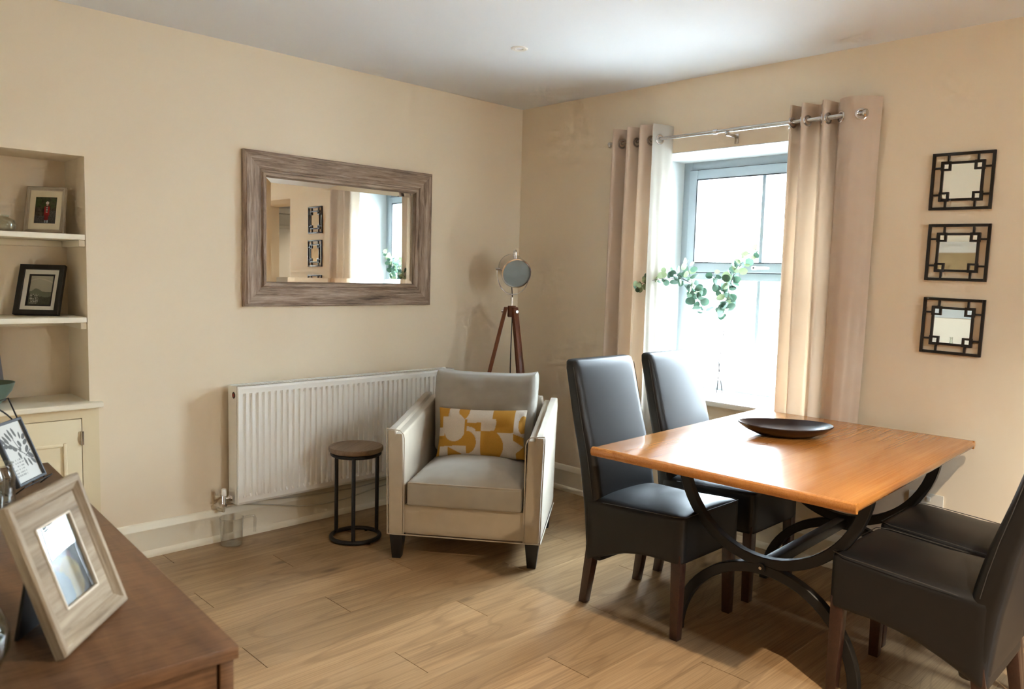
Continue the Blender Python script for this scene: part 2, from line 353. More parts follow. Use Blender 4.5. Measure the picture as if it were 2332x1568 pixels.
m = MB(); m.cyl((-.08, .035, 1.02), (-.08, .085, 1.02), .012); m.cyl((-.08, .08, 1.02), (.03, .08, 1.02), .009); m.build('door_handle', 'chrome', d1)

# skirting boards
prof = [(0, 0), (.030, 0), (.030, .012), (.026, .028), (.019, .033), (.019, .125), (.022, .131), (.022, .137), (.014, .150), (.012, .160), (.006, .167), (0, .167)]
m = MB(); m.prism([(-a, b) for a, b in prof], 'x', -2.655, -.001); struct(m.build('baseboard_left', 'trim_paint', smooth=50))
m = MB(); m.prism([(-a, b) for a, b in prof], 'y', -3.2, -.001); struct(m.build('baseboard_right', 'trim_paint', smooth=50))

# ------------------------------------------------------------------ window
wi = empty('window_1', (.38, -1.585, WZ0), kind='structure')
hw = (WY1-WY0)/2; hh = WZ1-WZ0
def ring(m, x0, x1, ya, yb, za, zb, t): 
    m.box(x0, x1, ya, ya+t, za, zb); m.box(x0, x1, yb-t, yb, za, zb); m.box(x0, x1, ya+t, yb-t, za, za+t); m.box(x0, x1, ya+t, yb-t, zb-t, zb); return m
m = ring(MB(), -.01, .06, -hw, hw, 0, hh, .062); m.build('outer_frame', 'upvc', wi, .004)
TZ = 1.43-WZ0
m = MB().box(-.01, .06, -hw+.062, hw-.062, TZ-.035, TZ+.02); m.build('transom', 'upvc', wi, .004)
sz0, sz1 = TZ+.012, hh-.054
m = ring(MB(), -.028, .045, -hw+.054, hw-.054, sz0, sz1, .056); sa = m.build('sash', 'upvc', wi, .006)
m = ring(MB(), -.0285, -.02, -hw+.108, hw-.108, sz0+.054, sz1-.054, .006); m.build('glazing_bead', 'gasket', sa)
m = ring(MB(), -.012, -.006, -hw+.050, hw-.050, sz0-.004, sz1+.004, .006); m.build('seal', 'gasket', sa)
bx('pane', 'glass_pane', .008, .014, -hw+.108, hw-.108, sz0+.054, sz1-.054, wi)
bx('pane', 'glass_pane', .008, .014, -hw+.06, hw-.06, .06, TZ-.033, wi)
bx('glazing_bar', 'upvc', -.004, .026, -.011, .011, sz0+.05, sz1-.05, wi, .003); bx('glazing_bar', 'upvc', -.004, .026, -.011, .011, .06, TZ-.033, wi, .003)
m = MB().rbox(.022, .03, .022, .006, 4, c=(-.038, .015, sz0+.028)); m.rbox(.014, .11, .016, .006, 6, c=(-.052, -.03, sz0+.028)); ha = m.build('window_handle', 'white_gloss', wi)
m = MB().cyl((-.060, .008, sz0+.028), (-.056, .008, sz0+.028), .005, n=10); m.build('handle_lock', 'gasket', ha)
bx('window_sill', 'white_gloss', -.405, -.012, -hw, hw, -.03, 0, wi, .006)
# outside: rendered reveals, ground and wall across the yard
m = MB(); m.box(.455, .66, WY1-.02, WY1+1.2, -.3, H+.3); m.box(.455, .66, WY0-.75, WY0+.02, -.3, H+.3); m.box(.455, .66, WY0, WY1, -.3, WZ0-.05); m.box(.455, .66, WY0, WY1, WZ1+.02, H+.3)
struct(m.build('wall_outside', 'outside_stone'))
struct(bx('ground', 'outside_paving', .6, 40, -25, 25, -.45, -.3))
struct(bx('yard_wall', 'outside_render', 8.0, 8.3, -20, 20, -.3, 2.4))
# light portals for the sky (they emit nothing of their own)
for nm, loc, sx, sy, rot in (('window_portal', (.44, -1.585, (WZ0+WZ1)/2), WZ1-WZ0, WY1-WY0, (0, R(90), 0)), ('fill_window_portal', ((BX0+BX1)/2, -5.6, (BZ0+BZ1)/2), BX1-BX0, BZ1-BZ0, (R(90), 0, 0))):
    ld = bpy.data.lights.new(nm, 'AREA'); ld.shape = 'RECTANGLE'; ld.size = sx; ld.size_y = sy; ld.cycles.is_portal = True
    lo = bpy.data.objects.new(nm, ld); C.objects.link(lo); lo.location = loc; lo.rotation_euler = rot

# ------------------------------------------------------------------ downlights
def downlight(x, y, z, label, lamp=None):
    t = empty('ceiling_downlight', (x, y, z), label=label, cat='downlight')
    MB().lathe([(.018, -.001), (.020, -.004), (.036, -.006), (.0405, -.003), (.041, 0), (.018, 0)], 32, closed=True).build('bezel', 'white_gloss', t)
    MB().lathe([(.0005, .012), (.019, .012), (.019, 0), (.0178, 0), (.017, .010), (.0005, .010)], 24).build('lens', 'lamp_glow' if lamp else 'chrome', t)
    if lamp:
        ld = bpy.data.lights.new('downlight_lamp', 'SPOT'); ld.energy = lamp; ld.color = (1, .82, .60); ld.spot_size = R(125); ld.spot_blend = .6; ld.shadow_soft_size = .03
        lo = bpy.data.objects.new('downlight_lamp', ld); C.objects.link(lo); lo.parent = t; lo.location = (0, 0, -.03)
    return t
downlight(-1.024, -1.002, H, 'white recessed ceiling downlight above the armchair')
downlight(-1.90, -4.03, H, 'lit warm ceiling downlight outside the picture to the right', 190)
downlight(-3.6, -4.75, H, 'added warm fill downlight on the ceiling behind the viewer', 15)  # unseen lamp, added to raise the room's brightness
downlight(1.2, -4.0, 2.36, 'added fill downlight on the hall ceiling', 25)  # lamp added to brighten the hall for the mirror view

# ------------------------------------------------------------------ alcove: cupboard, shelves
cu = empty('alcove_cupboard', (-3.2, 0, 0), label='cream built-in cupboard with panelled door under the alcove shelves', cat='cupboard')
m = MB(); xr = .535; xd = .462
m.box(xd+.003, xr, -.010, .28, 0, .745); m.box(-.54, xd+.003, -.010, .28, .705, .745); m.box(-.54, -.44, -.010, .28, 0, .705); m.box(-.44, xd+.003, .02, .28, 0, .704); m.build('carcass', 'cupboard_paint', cu)
m = MB().rbox(1.09, .345, .030, .010, 14, c=(.005, .1275, .762)); m.build('top_board', 'trim_paint', cu)
do = MB().box(-.435, xd, -.012, .008, .06, .7015).build('door', 'cupboard_paint', cu, .002)
m = MB()
for a, b, c, d in ((-.32, .385, .585, .60), (-.32, .385, .14, .155), (-.335, -.32, .14, .60), (.385, .40, .14, .60)): m.box(a, b, -.020, -.012, c, d)
m.build('panel_moulding', 'cupboard_paint', do, .004)
MB().hexa([(-.31, -.0122, .165), (.375, -.0122, .165), (.375, -.0122, .575), (-.31, -.0122, .575)], [(-.27, -.018, .205), (.335, -.018, .205), (.335, -.018, .535), (-.27, -.018, .535)]).build('raised_panel', 'cupboard_paint', do)
for z in (.615, .16):
    m = MB(); m.cyl((xd+.002, -.016, z-.03), (xd+.002, -.016, z+.03), .006, n=10); m.build('hinge', 'brushed_steel', cu)
for z, lb in ((1.51, 'upper cream alcove shelf carrying the pale photo frame'), (1.144, 'lower cream alcove shelf carrying the black photo frame')):
    s = empty('alcove_shelf', (-3.2, 0, z), label=lb, cat='shelf', group='alcove shelves')
    bx('board', 'trim_paint', -.546, .496, -.004, .295, -.012, .012, s, .003)
    bx('batten', 'trim_paint', .475, .499, .012, .29, -.042, -.0125, s, .003); bx('batten', 'trim_paint', -.54, .474, .272, .298, -.042, -.0125, s, .003)

# ------------------------------------------------------------------ generic frame with mitred rails
def rail(prof, L, mat, parent, loc, rot):
    """mitred rail along X (length L on the outer edge at z=0, profile (inset, depth))"""
    m = MB(); n = len(prof)
    a = [(-L/2+i, -d, i) for i, d in prof]; b = [(L/2-i, -d, i) for i, d in prof]
    m.add(a+b, [tuple(range(n))[::-1], tuple(range(n, 2*n))]+[(i, (i+1) % n, n+(i+1) % n, n+i) for i in range(n)])
    return m.build('frame_rail', mat, parent, loc=loc, rot=rot, smooth=40)
def frame4(parent, wd, ht, prof, mat, z0=0, y=0):
    rail(prof, wd, mat, parent, (0, y, z0), (0, 0, 0)); rail(prof, wd, mat, parent, (0, y, z0+ht), (0, R(180), 0))
    rail(prof, ht, mat, parent, (-wd/2, y, z0+ht/2), (0, R(90), 0)); rail(prof, ht, mat, parent, (wd/2, y, z0+ht/2), (0, R(-90), 0))

# ------------------------------------------------------------------ big wall mirror
mi = empty('wall_mirror', (-1.38, -.002, 1.197), label='large wall mirror in a weathered brown wooden frame above the radiator', cat='mirror')
mp = [(0, 0), (0, .020), (.006, .026), (.012, .024), (.016, .030), (.090, .022), (.094, .016), (.100, .016), (.106, .024), (.120, .024), (.128, .012), (.128, 0)]
frame4(mi, 1.2, .792, mp, 'weathered_wood')
m = MB(); a, b, h1, h2 = -.4725, .4725, .1275, .6645; q = .026
m.add([(a, -.0085, h1), (b, -.0085, h1), (b, -.0085, h2), (a, -.0085, h2), (a+q, -.0105, h1+q), (b-q, -.0105, h1+q), (b-q, -.0105, h2-q), (a+q, -.0105, h2-q), (a, -.002, h1), (b, -.002, h1), (b, -.002, h2), (a, -.002, h2)],
      [(4, 5, 6, 7), (0, 1, 5, 4), (1, 2, 6, 5), (2, 3, 7, 6), (3, 0, 4, 7), (11, 10, 9, 8), (0, 8, 9, 1), (1, 9, 10, 2), (2, 10, 11, 3), (3, 11, 8, 0)])
m.build('mirror_glass', 'mirror_glass', mi, smooth=2)

# ------------------------------------------------------------------ radiator
ra = empty('radiator', (-1.368, 0, .205), label='long white ribbed panel radiator under the mirror', cat='radiator')
hwid, rh = .70, .60
xs = []; zp = [0, .012, .035, .05, .55, .565, .588, .60]
pitch = .0333; n = int(2*hwid/pitch); rows = []
xl = [(-hwid, 0), (-hwid+.004, .006), (-hwid+.018, .006)]
x0 = -hwid+.022
for k in range(n-1):
    x = x0+k*pitch; xl += [(x+.003, .0), (x+.010, .0), (x+.014, 1.0), (x+.024, 1.0), (x+.028, .0)] if False else [(x+.004, 'h'), (x+.009, 'l'), (x+.017, 'l'), (x+.022, 'h')]
xl += [(hwid-.018, .006), (hwid-.004, .006), (hwid, 0)]
YF = -.137
for z in zp:
    row = []
    for x, k in xl:
        y = YF
        if k == 'l': y = YF+(.009 if .04 < z < .56 else 0)
        elif k == 'h': y = YF
        elif k == 0: y = YF+.006
        if z in (0, rh): y = YF+.006
        row.append((x, y, z))
    rows.append(row)
m = MB().sheet(rows); pb = [(x, YF+.018, z) for z in (0, rh) for x in (-hwid, hwid)]
m.build('front_panel', 'white_gloss', ra, smooth=25)
bx('panel_back', 'white_gloss', -hwid, hwid, YF+.010, YF+.016, .004, rh-.004, ra)
bx('rear_panel', 'white_gloss', -hwid, hwid, -.052, -.040, .004, rh-.004, ra, .003)
bx('side_cover', 'white_gloss', -hwid-.003, -hwid-.0005, YF+.008, -.036, 0, rh+.001, ra, .001); bx('side_cover', 'white_gloss', hwid+.0005, hwid+.003, YF+.008, -.036, 0, rh+.001, ra, .001)
m = MB(); 
for k in range(56):
    x = -hwid+.012+k*.0246; m.box(x, x+.018, -.125, -.052, rh-.006, rh-.002)
m.box(-hwid, hwid, YF+.012, -.125, rh-.004, rh+.001); m.box(-hwid, hwid, -.052, -.036, rh-.004, rh+.001); m.build('top_grille', 'white_gloss', ra)
m = MB(); m.cyl((-hwid-.004, -.10, rh-.045), (-hwid-.001, -.10, rh-.045), .017); pg = m.build('plug_recess', 'black_plastic', ra)
MB().cyl((-hwid-.006, -.10, rh-.045), (-hwid-.003, -.10, rh-.045), .009).build('plug', 'red_plastic', pg)
m = MB(); m.cyl((-hwid, -.09, .032), (-hwid-.045, -.09, .032), .009); m.cyl((-hwid-.012, -.09, .032), (-hwid-.024, -.09, .032), .016, n=6); m.cyl((-hwid-.052, -.09, .05), (-hwid-.052, -.09, -.005), .011); m.cyl((-hwid-.052, -.09, .008), (-hwid-.052, -.09, -.004), .015, n=6)
va = m.build('valve', 'chrome', ra); MB().cyl((-hwid-.052, -.09, .05), (-hwid-.052, -.09, .085), .013, .011).build('valve_cap', 'white_gloss', va)
m = MB(); m.tube([(-hwid-.052, -.09, -.005), (-hwid-.052, -.085, -.03), (-hwid-.05, -.045, -.036), (-hwid-.048, -.01, -.036)], .0075); m.build('pipe', 'cable_white', ra)
for k, (pts, lb) in enumerate((([(-2.10, -.012, .19), (-1.884, -.045, .155), (-1.626, -.05, .10), (-1.40, -.05, .095), (-1.101, -.04, .125), (-.75, -.035, .12)], 'beige cable sagging lowest beneath the radiator'), ([(-2.08, -.012, .20), (-1.85, -.04, .175), (-1.6, -.045, .155), (-1.3, -.05, .15), (-1.05, -.045, .165), (-.72, -.035, .155)], 'beige cable running just under the radiator'))):
    tag(MB().tube(catmull(pts, 6), .0035, 6).build('cable', 'cable_white'), lb, 'cable', 'cables under the radiator')

# ------------------------------------------------------------------ curtain pole and curtains
ZP = 2.172; XP = -.10
po = empty('curtain_pole', (XP, -1.584, ZP), label='brushed steel curtain pole above the window', cat='curtain pole')
MB().cyl((0, .715, 0), (0, -.05, 0), .0095, n=14).build('rod', 'brushed_steel', po); MB().cyl((0, -.05, 0), (0, -.72, 0), .0115, n=14).build('rod', 'brushed_steel', po)
MB().lathe([(.0125, -.012), (.0145, -.010), (.0145, .010), (.0125, .012)], 18).build('collar', 'chrome', po, loc=(0, .035, 0), rot=(R(90), 0, 0))
for s in (1, -1):
    MB().lathe([(.010, 0), (.010, .012), (.017, .016), (.019, .024), (.017, .031), (.006, .034)], 20).build('finial', 'brushed_steel', po, loc=(0, s*.715, 0), rot=(R(-90*s), 0, 0))
for yb in (-.035, .69, -.70):
    m = MB(); m.box(-.006, .099, -.006, .006, -.028, -.014); m.box(.093, .0995, -.011, .011, -.055, -.005); m.box(-.012, .012, -.007, .007, -.018, -.0105); m.build('bracket', 'brushed_steel', po, .001, loc=(0, yb, 0))
def curtain(name, top, bot, zt, zb, label, nz=26):
    root = empty(name, (XP, sum(p[1] for p in top)/len(top), zb), label=label, cat='curtain', group='beige eyelet curtains at the window')
    ox, oy = root.location.x, root.location.y
    T = catmull([Vector((x, y, 0)) for x, y in top], 10); B = catmull([Vector((x, y, 0)) for x, y in bot], 10)
    def offs(P, d):
        out = []
        for i in range(len(P)):
            t = (P[min(i+1, len(P)-1)]-P[max(i-1, 0)]).normalized(); n = Vector((t.y, -t.x, 0)); out.append(P[i]+n*d)
        return out
    def surf(d):
        a, b = offs(T, d), offs(B, d); rows = []
        for j in range(nz+1):
            f = j/nz; g = f**.8
            rows.append([((a[i].x*(1-g)+b[i].x*g)-ox, (a[i].y*(1-g)+b[i].y*g)-oy+.004*math.sin(i*.9+f*5)*f, (zt-zb)*(1-f)) for i in range(len(a))])
        return rows
    fr, bk = surf(.0012), surf(-.0012)
    MB().sheet(fr).build('face_fabric', 'curtain_face', root, smooth=80)
    hem = MB(); 
    k = [j for j in range(nz+1) if (zt-zb)*(j/nz) < .10][-1]
    lin = [r[:] for r in bk]; MB().sheet(lin).build('lining', 'curtain_lining', root, smooth=80)
    n = len(T); m = MB(); e = []
    for j in range(nz): m.add([fr[j][0], bk[j][0], bk[j+1][0], fr[j+1][0]], [(0, 1, 2, 3)]); m.add([fr[j][-1], bk[j][-1], bk[j+1][-1], fr[j+1][-1]], [(0, 1, 2, 3)])
    for i in range(n-1): m.add([fr[0][i], bk[0][i], bk[0][i+1], fr[0][i+1]], [(0, 1, 2, 3)]); m.add([fr[-1][i], bk[-1][i], bk[-1][i+1], fr[-1][i+1]], [(0, 1, 2, 3)])
    m.build('edge_hem', 'curtain_face', root)
    # eyelet rings where the cloth crosses the pole line
    for i in range(n-1):
        if (T[i].x-XP)*(T[i+1].x-XP) <= 0 and T[i].x != T[i+1].x:
            f = (XP-T[i].x)/(T[i+1].x-T[i].x); c = T[i].lerp(T[i+1], f); tt = (T[i+1]-T[i]).normalized()
            ri = MB().lathe([(.0185, -.004), (.021, -.0048), (.027, -.003), (.028, 0), (.027, .003), (.021, .0048), (.0185, .004), (.0175, 0)], 26, closed=True).build('eyelet', 'chrome', root)
            nrm = Vector((tt.y, -tt.x, 0)); ri.rotation_euler = nrm.to_track_quat('Z', 'Y').to_euler(); ri.location = (c.x-ox, c.y-oy, ZP-zb-.004)
    return root
Ltop = [(-.05, -.872), (-.15, -.905), (-.055, -.958), (-.155, -1.012), (-.055, -1.058), (-.155, -1.100), (-.06, -1.158), (.008, -1.214), (-.07, -1.204), (-.147, -1.180)]
Lbot = [(-.06, -.845), (-.15, -.885), (-.06, -.935), (-.155, -.995), (-.06, -1.04), (-.150, -1.088), (-.06, -1.135), (.0, -1.195), (-.07, -1.190), (-.140, -1.172)]
Rtop = [(-.03, -1.940), (-.112, -1.968), (-.025, -1.998), (-.128, -2.034), (-.035, -2.080), (-.125, -2.138), (-.025, -2.165), (-.095, -2.205), (-.118, -2.265), (-.080, -2.325), (-.02, -2.365)]
Rbot = [(-.04, -1.945), (-.115, -1.975), (-.045, -2.010), (-.13, -2.045), (-.045, -2.095), (-.125, -2.145), (-.05, -2.18), (-.095, -2.21), (-.115, -2.265), (-.085, -2.315), (-.03, -2.350)]
curtain('curtain', Ltop, Lbot, 2.252, .50, 'beige eyelet curtain gathered at the window side nearest the tripod lamp')
curtain('curtain', Rtop, Rbot, 2.252, .55, 'beige eyelet curtain gathered at the window side nearest the three square mirrors')

# ------------------------------------------------------------------ three small square mirrors
def small_mirror(y, z, tilt, label):
    r = empty('square_mirror', (-.001, y, z), label=label, cat='mirror', group='square black fretwork mirrors'); r.rotation_euler = (tilt, 0, 0)
    s = .123; m = MB(); T = .012
    def bar(y0, y1, z0, z1, d=T): m.box(-d, 0, y0, y1, z0, z1)
    ring(m, -T, 0, -s, s, -s, s, .012); f = m.build('outer_frame', 'black_lacquer', r, .001)
    m = MB(); i = .084; ring(m, -T-.001, 0, -i, i, -i, i, .010); m.build('inner_frame', 'black_lacquer', r, .001)
    for p in (.058, -.058):
        for sg in (1, -1):
            MB().box(-T+.002, 0, p-.004, p+.004, min(sg*i, sg*(s-.008)), max(sg*i, sg*(s-.008))).build('fret_bar', 'black_lacquer', r)
            MB().box(-T+.002, 0, min(sg*i, sg*(s-.008)), max(sg*i, sg*(s-.008)), p-.004, p+.004).build('fret_bar', 'black_lacquer', r)
    for a in (1, -1):
        for b in (1, -1):
            m = MB(); y0, y1 = sorted((a*.046, a*.086)); z0, z1 = sorted((b*.046, b*.086)); ring(m, -T-.0015, 0, y0, y1, z0, z1, .009); m.build('corner_square', 'black_lacquer', r)
    bx('mirror_glass', 'mirror_glass', -.007, -.002, -.08, .08, -.08, .08, r)
small_mirror(-2.714, 1.850, R(.7), 'topmost of the three square black fretwork mirrors')
small_mirror(-2.7175, 1.543, R(.7), 'middle one of the three square black fretwork mirrors')
small_mirror(-2.719, 1.221, R(.9), 'lowest of the three square black fretwork mirrors')

# wall socket
so = empty('wall_socket', (0, -2.667, .422), label='white double wall socket low on the wall behind the dining chairs', cat='socket')
MB().rbox(.009, .146, .086, .004, 6, c=(-.0045, 0, 0)).build('plate', 'socket_white', so)
for y in (-.012, .022): MB().box(-.013, -.009, y-.008, y+.008, .008, .028).build('rocker_switch', 'white_gloss', so, .001)

# ------------------------------------------------------------------ dining table
ta = empty('dining_table', (-.797, -2.405, 0), R(2.4), label='oak dining table on black wrought iron hoops', cat='table')
tl, tw, tz = .668, .493, .75
for k in range(5):
    y0 = -tw+k*2*tw/5; 
    MB().rbox(2*tl, 2*tw/5, .034, .0005, 2).build('plank', 'table_oak', ta, loc=(0, y0+tw/5, tz-.017)) if 0 < k < 4 else None
    if k in (0, 4):
        sgn = -1 if k == 0 else 1; m = MB(); w5 = 2*tw/5
        pr = [(-sgn*w5/2, -.017), (sgn*(w5/2-.010), -.017), (sgn*(w5/2-.003), -.012), (sgn*w5/2, -.004), (sgn*w5/2, .006), (sgn*(w5/2-.003), .013), (sgn*(w5/2-.010), .017), (-sgn*w5/2, .017)]
        m.prism(pr, 'x', -tl, tl); m.build('plank', 'table_oak', ta, loc=(0, y0+tw/5, tz-.017))
for s in (-1, 1):
    m = MB(); pr = [(0, -.017), (s*.010, -.017), (s*.017, -.012), (s*.020, -.004), (s*.020, .006), (s*.017, .013), (s*.010, .017), (0, .017)]
    m.prism(pr, 'y', -tw+.0005, tw-.0005); m.build('edge_lipping', 'table_oak', ta, loc=(s*tl, 0, tz-.017))
def hoop(xc, yc, up):
    """iron half hoop in the plane x=xc: up=True cups upwards to the table top, False arches down to the floor"""
    m = MB(); n = 30; hx = .017; rad = .045
    a0 = [] 
    if up: cz, ro, rz = .735, .375, .385
    else: cz, ro, rz = 0, .365, .362
    vs = []; 
    for i in range(n+1):
        a = math.pi*i/n; c, s = math.cos(a), math.sin(a)
        for rr in (1, 0):
            y = (ro-(0 if rr else rad*.85))*c; z = (rz-(0 if rr else rad*.85))*s
            z = cz-z if up else cz+z
            vs += [(xc-hx, yc+y, z), (xc+hx, yc+y, z)]
    fs = [(0, 1, 3, 2), (4*n, 4*n+2, 4*n+3, 4*n+1)]
    for i in range(n):
        b = 4*i; fs += [(b, b+4, b+5, b+1), (b+2, b+3, b+7, b+6), (b, b+2, b+6, b+4), (b+1, b+5, b+7, b+3)]
    m.add(vs, fs); return m.build('hoop_leg', 'iron', ta, .003, 1, smooth=40)
xn, xf_ = -.345, .42; yc = -.065
for x in (xn, xf_):
    hoop(x, yc, True); hoop(x-.002 if x < 0 else x+.002, yc, False)
    m = MB(); m.cyl((x-.030, yc, .352), (x+.030, yc, .352), .016, n=14); m.lathe([(.011, 0), (.009, .004), (.003, .006)], 12, c=(0, 0, 0)) if False else None; bo = m.build('bolt', 'iron', ta)
    bo2 = MB().cyl((x-.033, yc, .352), (x-.0305, yc, .352), .006, n=10).build('bolt_head', 'brushed_steel', bo)
    bx('top_bar', 'iron', x-.02, x+.02, yc-.40, yc+.40, .722, .7325, ta)
MB().box(xn+.017, xf_-.017, yc-.02, yc+.02, .335, .375).build('stretcher', 'iron', ta, .004)

# oval platter on the table
pl = empty('platter', (-.66, -2.30, .751), R(-52), label='dark oval wooden platter on the dining table', cat='bowl')
pr = [(.001, .004), (.55, .004), (.80, .010), (.965, .034), (1.0, .041), (.985, .044), (.95, .038), (.78, .017), (.5, .011), (.001, .010)]
m = MB(); n = 48; vs = []; A_, B_ = .195, .135
for r_, z in pr[:5]: pass
prof_o = [(.001, .0), (.45, .0), (.62, .004), (.84, .022), (.97, .040), (1.0, .046), (.985, .049), (.95, .044), (.82, .028), (.6, .013), (.3, .009), (.001, .008)]
for r_, z in prof_o:
    for k in range(n):
        a = 2*math.pi*k/n; warp = 1+.05*math.cos(2*a)*z/.046
        vs.append((A_*r_*math.cos(a), B_*r_*math.sin(a)*(1+.06*math.cos(a)), z*warp))
mm = len(prof_o); m.add(vs, [(i*n+k, i*n+(k+1) % n, (i+1)*n+(k+1) % n, (i+1)*n+k) for i in range(mm-1) for k in range(n)])
plain('platter_wood', (.022, .012, .012), .30, nscale=30, nstr=.08, var=.3, coat=.2)
m.build('dish', 'platter_wood', pl, smooth=60)

# ------------------------------------------------------------------ dining chairs
def back_y(z):
    pts = [(.15, -.242), (.30, -.252), (.42, -.265), (.61, -.298), (.79, -.344), (.92, -.372), (1.05, -.402)]
    for (a, b), (c, d) in zip(pts[:-1], pts[1:]):
        if z <= c: return b+(d-b)*(z-a)/(c-a)
    return pts[-1][1]
def zbot(y):
    pts = [(-.245, .175), (-.215, .195), (-.17, .218), (-.115, .243), (-.04, .272), (.03, .288), (.10, .297), (.245, .300)]
    for (a, b), (c, d) in zip(pts[:-1], pts[1:]):
        if y <= c: return b+(d-b)*(max(y, a)-a)/(c-a)
    return pts[-1][1]
def make_chair():
    root = empty('dining_chair')
    wd = .425
    def fseat(q, p):
        x, y, z = p.x, p.y, p.z; f = (z+.15)/.30; zb = zbot(y); zt = .466+.030*(1-(abs(q.x))**2.6)*(1-abs(min(1, (y+.0)/.25))**3)+.022*max(0, y/.24)
        k = .010*math.sin(math.pi*max(0, min(1, f)))
        return (x*(1+.0), y, zb+(zt-zb)*f)
    MB().rbox(wd, .485, .30, .022, 22, fseat, (0, -.002, 0)).build('seat', 'leather', root, smooth=70)
    def fback(q, p):
        z = p.z+.62; y0 = back_y(z); th = .092 if z < .5 else .092-.030*(z-.5)/.54
        y = y0+(p.y/.08+.5)*th+.008*(1-q.x**2)*max(0, min(1, (z-.42)/.1))*(1 if p.y > 0 else 0)
        return (p.x, y, z)
    MB().rbox(wd-.004, .08, .84, .026, 22, fback).build('backrest', 'leather', root, smooth=70)
    m = MB(); hw_ = wd/2+.0005; m.tube([(-hw_, -.15, .462), (-hw_, 0, .474), (-hw_, .2, .487), (-hw_+.02, .2405, .489), (0, .2412, .4895), (hw_-.02, .2405, .489), (hw_, .2, .487), (hw_, 0, .474), (hw_, -.15, .462)], .0016, 5); m.build('seam', 'seam_thread', root)
    for s in (1, -1):
        m = MB(); m.tube([(s*(hw_-.001), back_y(z)+.066-.02*max(0, z-.5), z) for z in (.47, .55, .65, .75, .85, .95, 1.01)], .0014, 5); m.build('back_seam', 'seam_thread', root)
    for s in (1, -1):
        a, b = .022, .017; x = s*.187
        MB().hexa([(x+s*.004-b, .217-b, 0), (x+s*.004+b, .217-b, 0), (x+s*.004+b, .217+b, 0), (x+s*.004-b, .217+b, 0)], [(x-a, .212-a, .34), (x+a, .212-a, .34), (x+a, .212+a, .34), (x-a, .212+a, .34)]).build('leg', 'chair_leg_wood', root, .002)
        MB().hexa([(x+s*.002-b, -.252-b, 0), (x+s*.002+b, -.252-b, 0), (x+s*.002+b, -.252+b, 0), (x+s*.002-b, -.252+b, 0)], [(x-a, -.212-a, .26), (x+a, -.212-a, .26), (x+a, -.212+a, .26), (x-a, -.212+a, .26)]).build('leg', 'chair_leg_wood', root, .002)
    return root
ch0 = make_chair()
spots = [((-1.060, -1.975, 0), 180, 'black leather dining chair at the table nearest the armchair'),
         ((-.515, -1.972, 0), 180.5, 'black leather dining chair standing in front of the window'),
         ((-.972, -2.985, 0), 0.5, 'black leather dining chair in the right foreground, backrest cut by the photo edge'),
         ((-.495, -2.965, 0), 0, 'black leather dining chair tucked in beside the wall socket')]
for i, (lc, rz, lb) in enumerate(spots):
    o = ch0 if i == 0 else copy_tree(ch0)
    o.location = lc; o.rotation_euler = (0, 0, R(rz)); tag(o, lb, 'chair', 'black dining chairs around the table')

# ------------------------------------------------------------------ armchair
ar = empty('armchair', (-1.380, -1.065, 0), R(-52.4), label='grey-beige fabric armchair with dark tapered legs', cat='armchair')
def wr(x, y, s=1): return .5-vnoise(x*s, y*s)
def arm(sx):
    def fn(q, p):
        y = p.y+.36; f = (p.z+.26)/.52
        top = .640+.085*(max(0, y)/.72)**1.15
        bot = .125; z = bot+(top-bot)*f
        inner = -sx
        if p.x*inner > 0 and f > .88: z -= .018*((f-.88)/.12)**2
        x = p.x+sx*.010*f**2+ sx*.012*(y/.72)*0
        return (x, y, z)
    return MB().rbox(.082, .72, .52, .014, 18, fn, (sx*.332, 0, 0)).build('arm', 'armchair_fabric', ar, smooth=60)
for s in (1, -1):
    arm(s)
    m = MB(); xo, xi = s*.375, s*.293
    pts = [(xi, -.001, .13), (xi, -.001, .60), (xi+s*.006, -.001, .622), (xi+s*.022, -.001, .638), (xo+s*.006, -.001, .645), (xo+s*.008, -.001, .63), (xo+s*.002, -.001, .40), (xo-s*.002, -.001, .13)]
    m.tube(pts, .0028, 6); m.build('piping', 'piping_fabric', ar)
MB().rbox(.60, .70, .148, .012, 8, None, (0, .365, .200)).build('base_rail', 'armchair_fabric', ar, smooth=60)
m = MB(); m.tube([(-.37, -.002, .128), (.37, -.002, .128)], .003, 6); m.tube([(.374, 0, .128), (.374, .70, .128)], .003, 6); m.tube([(-.374, 0, .128), (-.374, .70, .128)], .003, 6); m.build('bottom_piping', 'piping_fabric', ar)
def fbk(q, p):
    return (p.x, p.y+.685+.05*(p.z+.3)/.6, p.z+.43)
MB().rbox(.60, .09, .60, .03, 10, fbk).build('back_panel', 'armchair_fabric', ar, smooth=60)
def fsc(q, p):
    x, y, z = p; u, v = q.x, q.y
    crown = (1-abs(u)**3)*(1-abs(v)**3)
    if q.z > 0: z += .066*crown*q.z+.004*wr(x+3, y, 14)
    y2 = y-.010*(1-u*u)*(1 if v < 0 else 0)*(1-abs(q.z)**2)*abs(v)
    return (x, y2+.285, z+.330)
sc_ = MB().rbox(.560, .575, .118, .014, 22, fsc).build('seat_cushion', 'cushion_fabric', ar, smooth=60)
m = MB(); yf = -.0035
m.tube([(-.272, yf+.004, .386), (-.14, yf, .3865), (0, yf, .387), (.14, yf, .3865), (.272, yf+.004, .386)], .0030, 6); m.build('cushion_piping', 'piping_fabric', sc_)
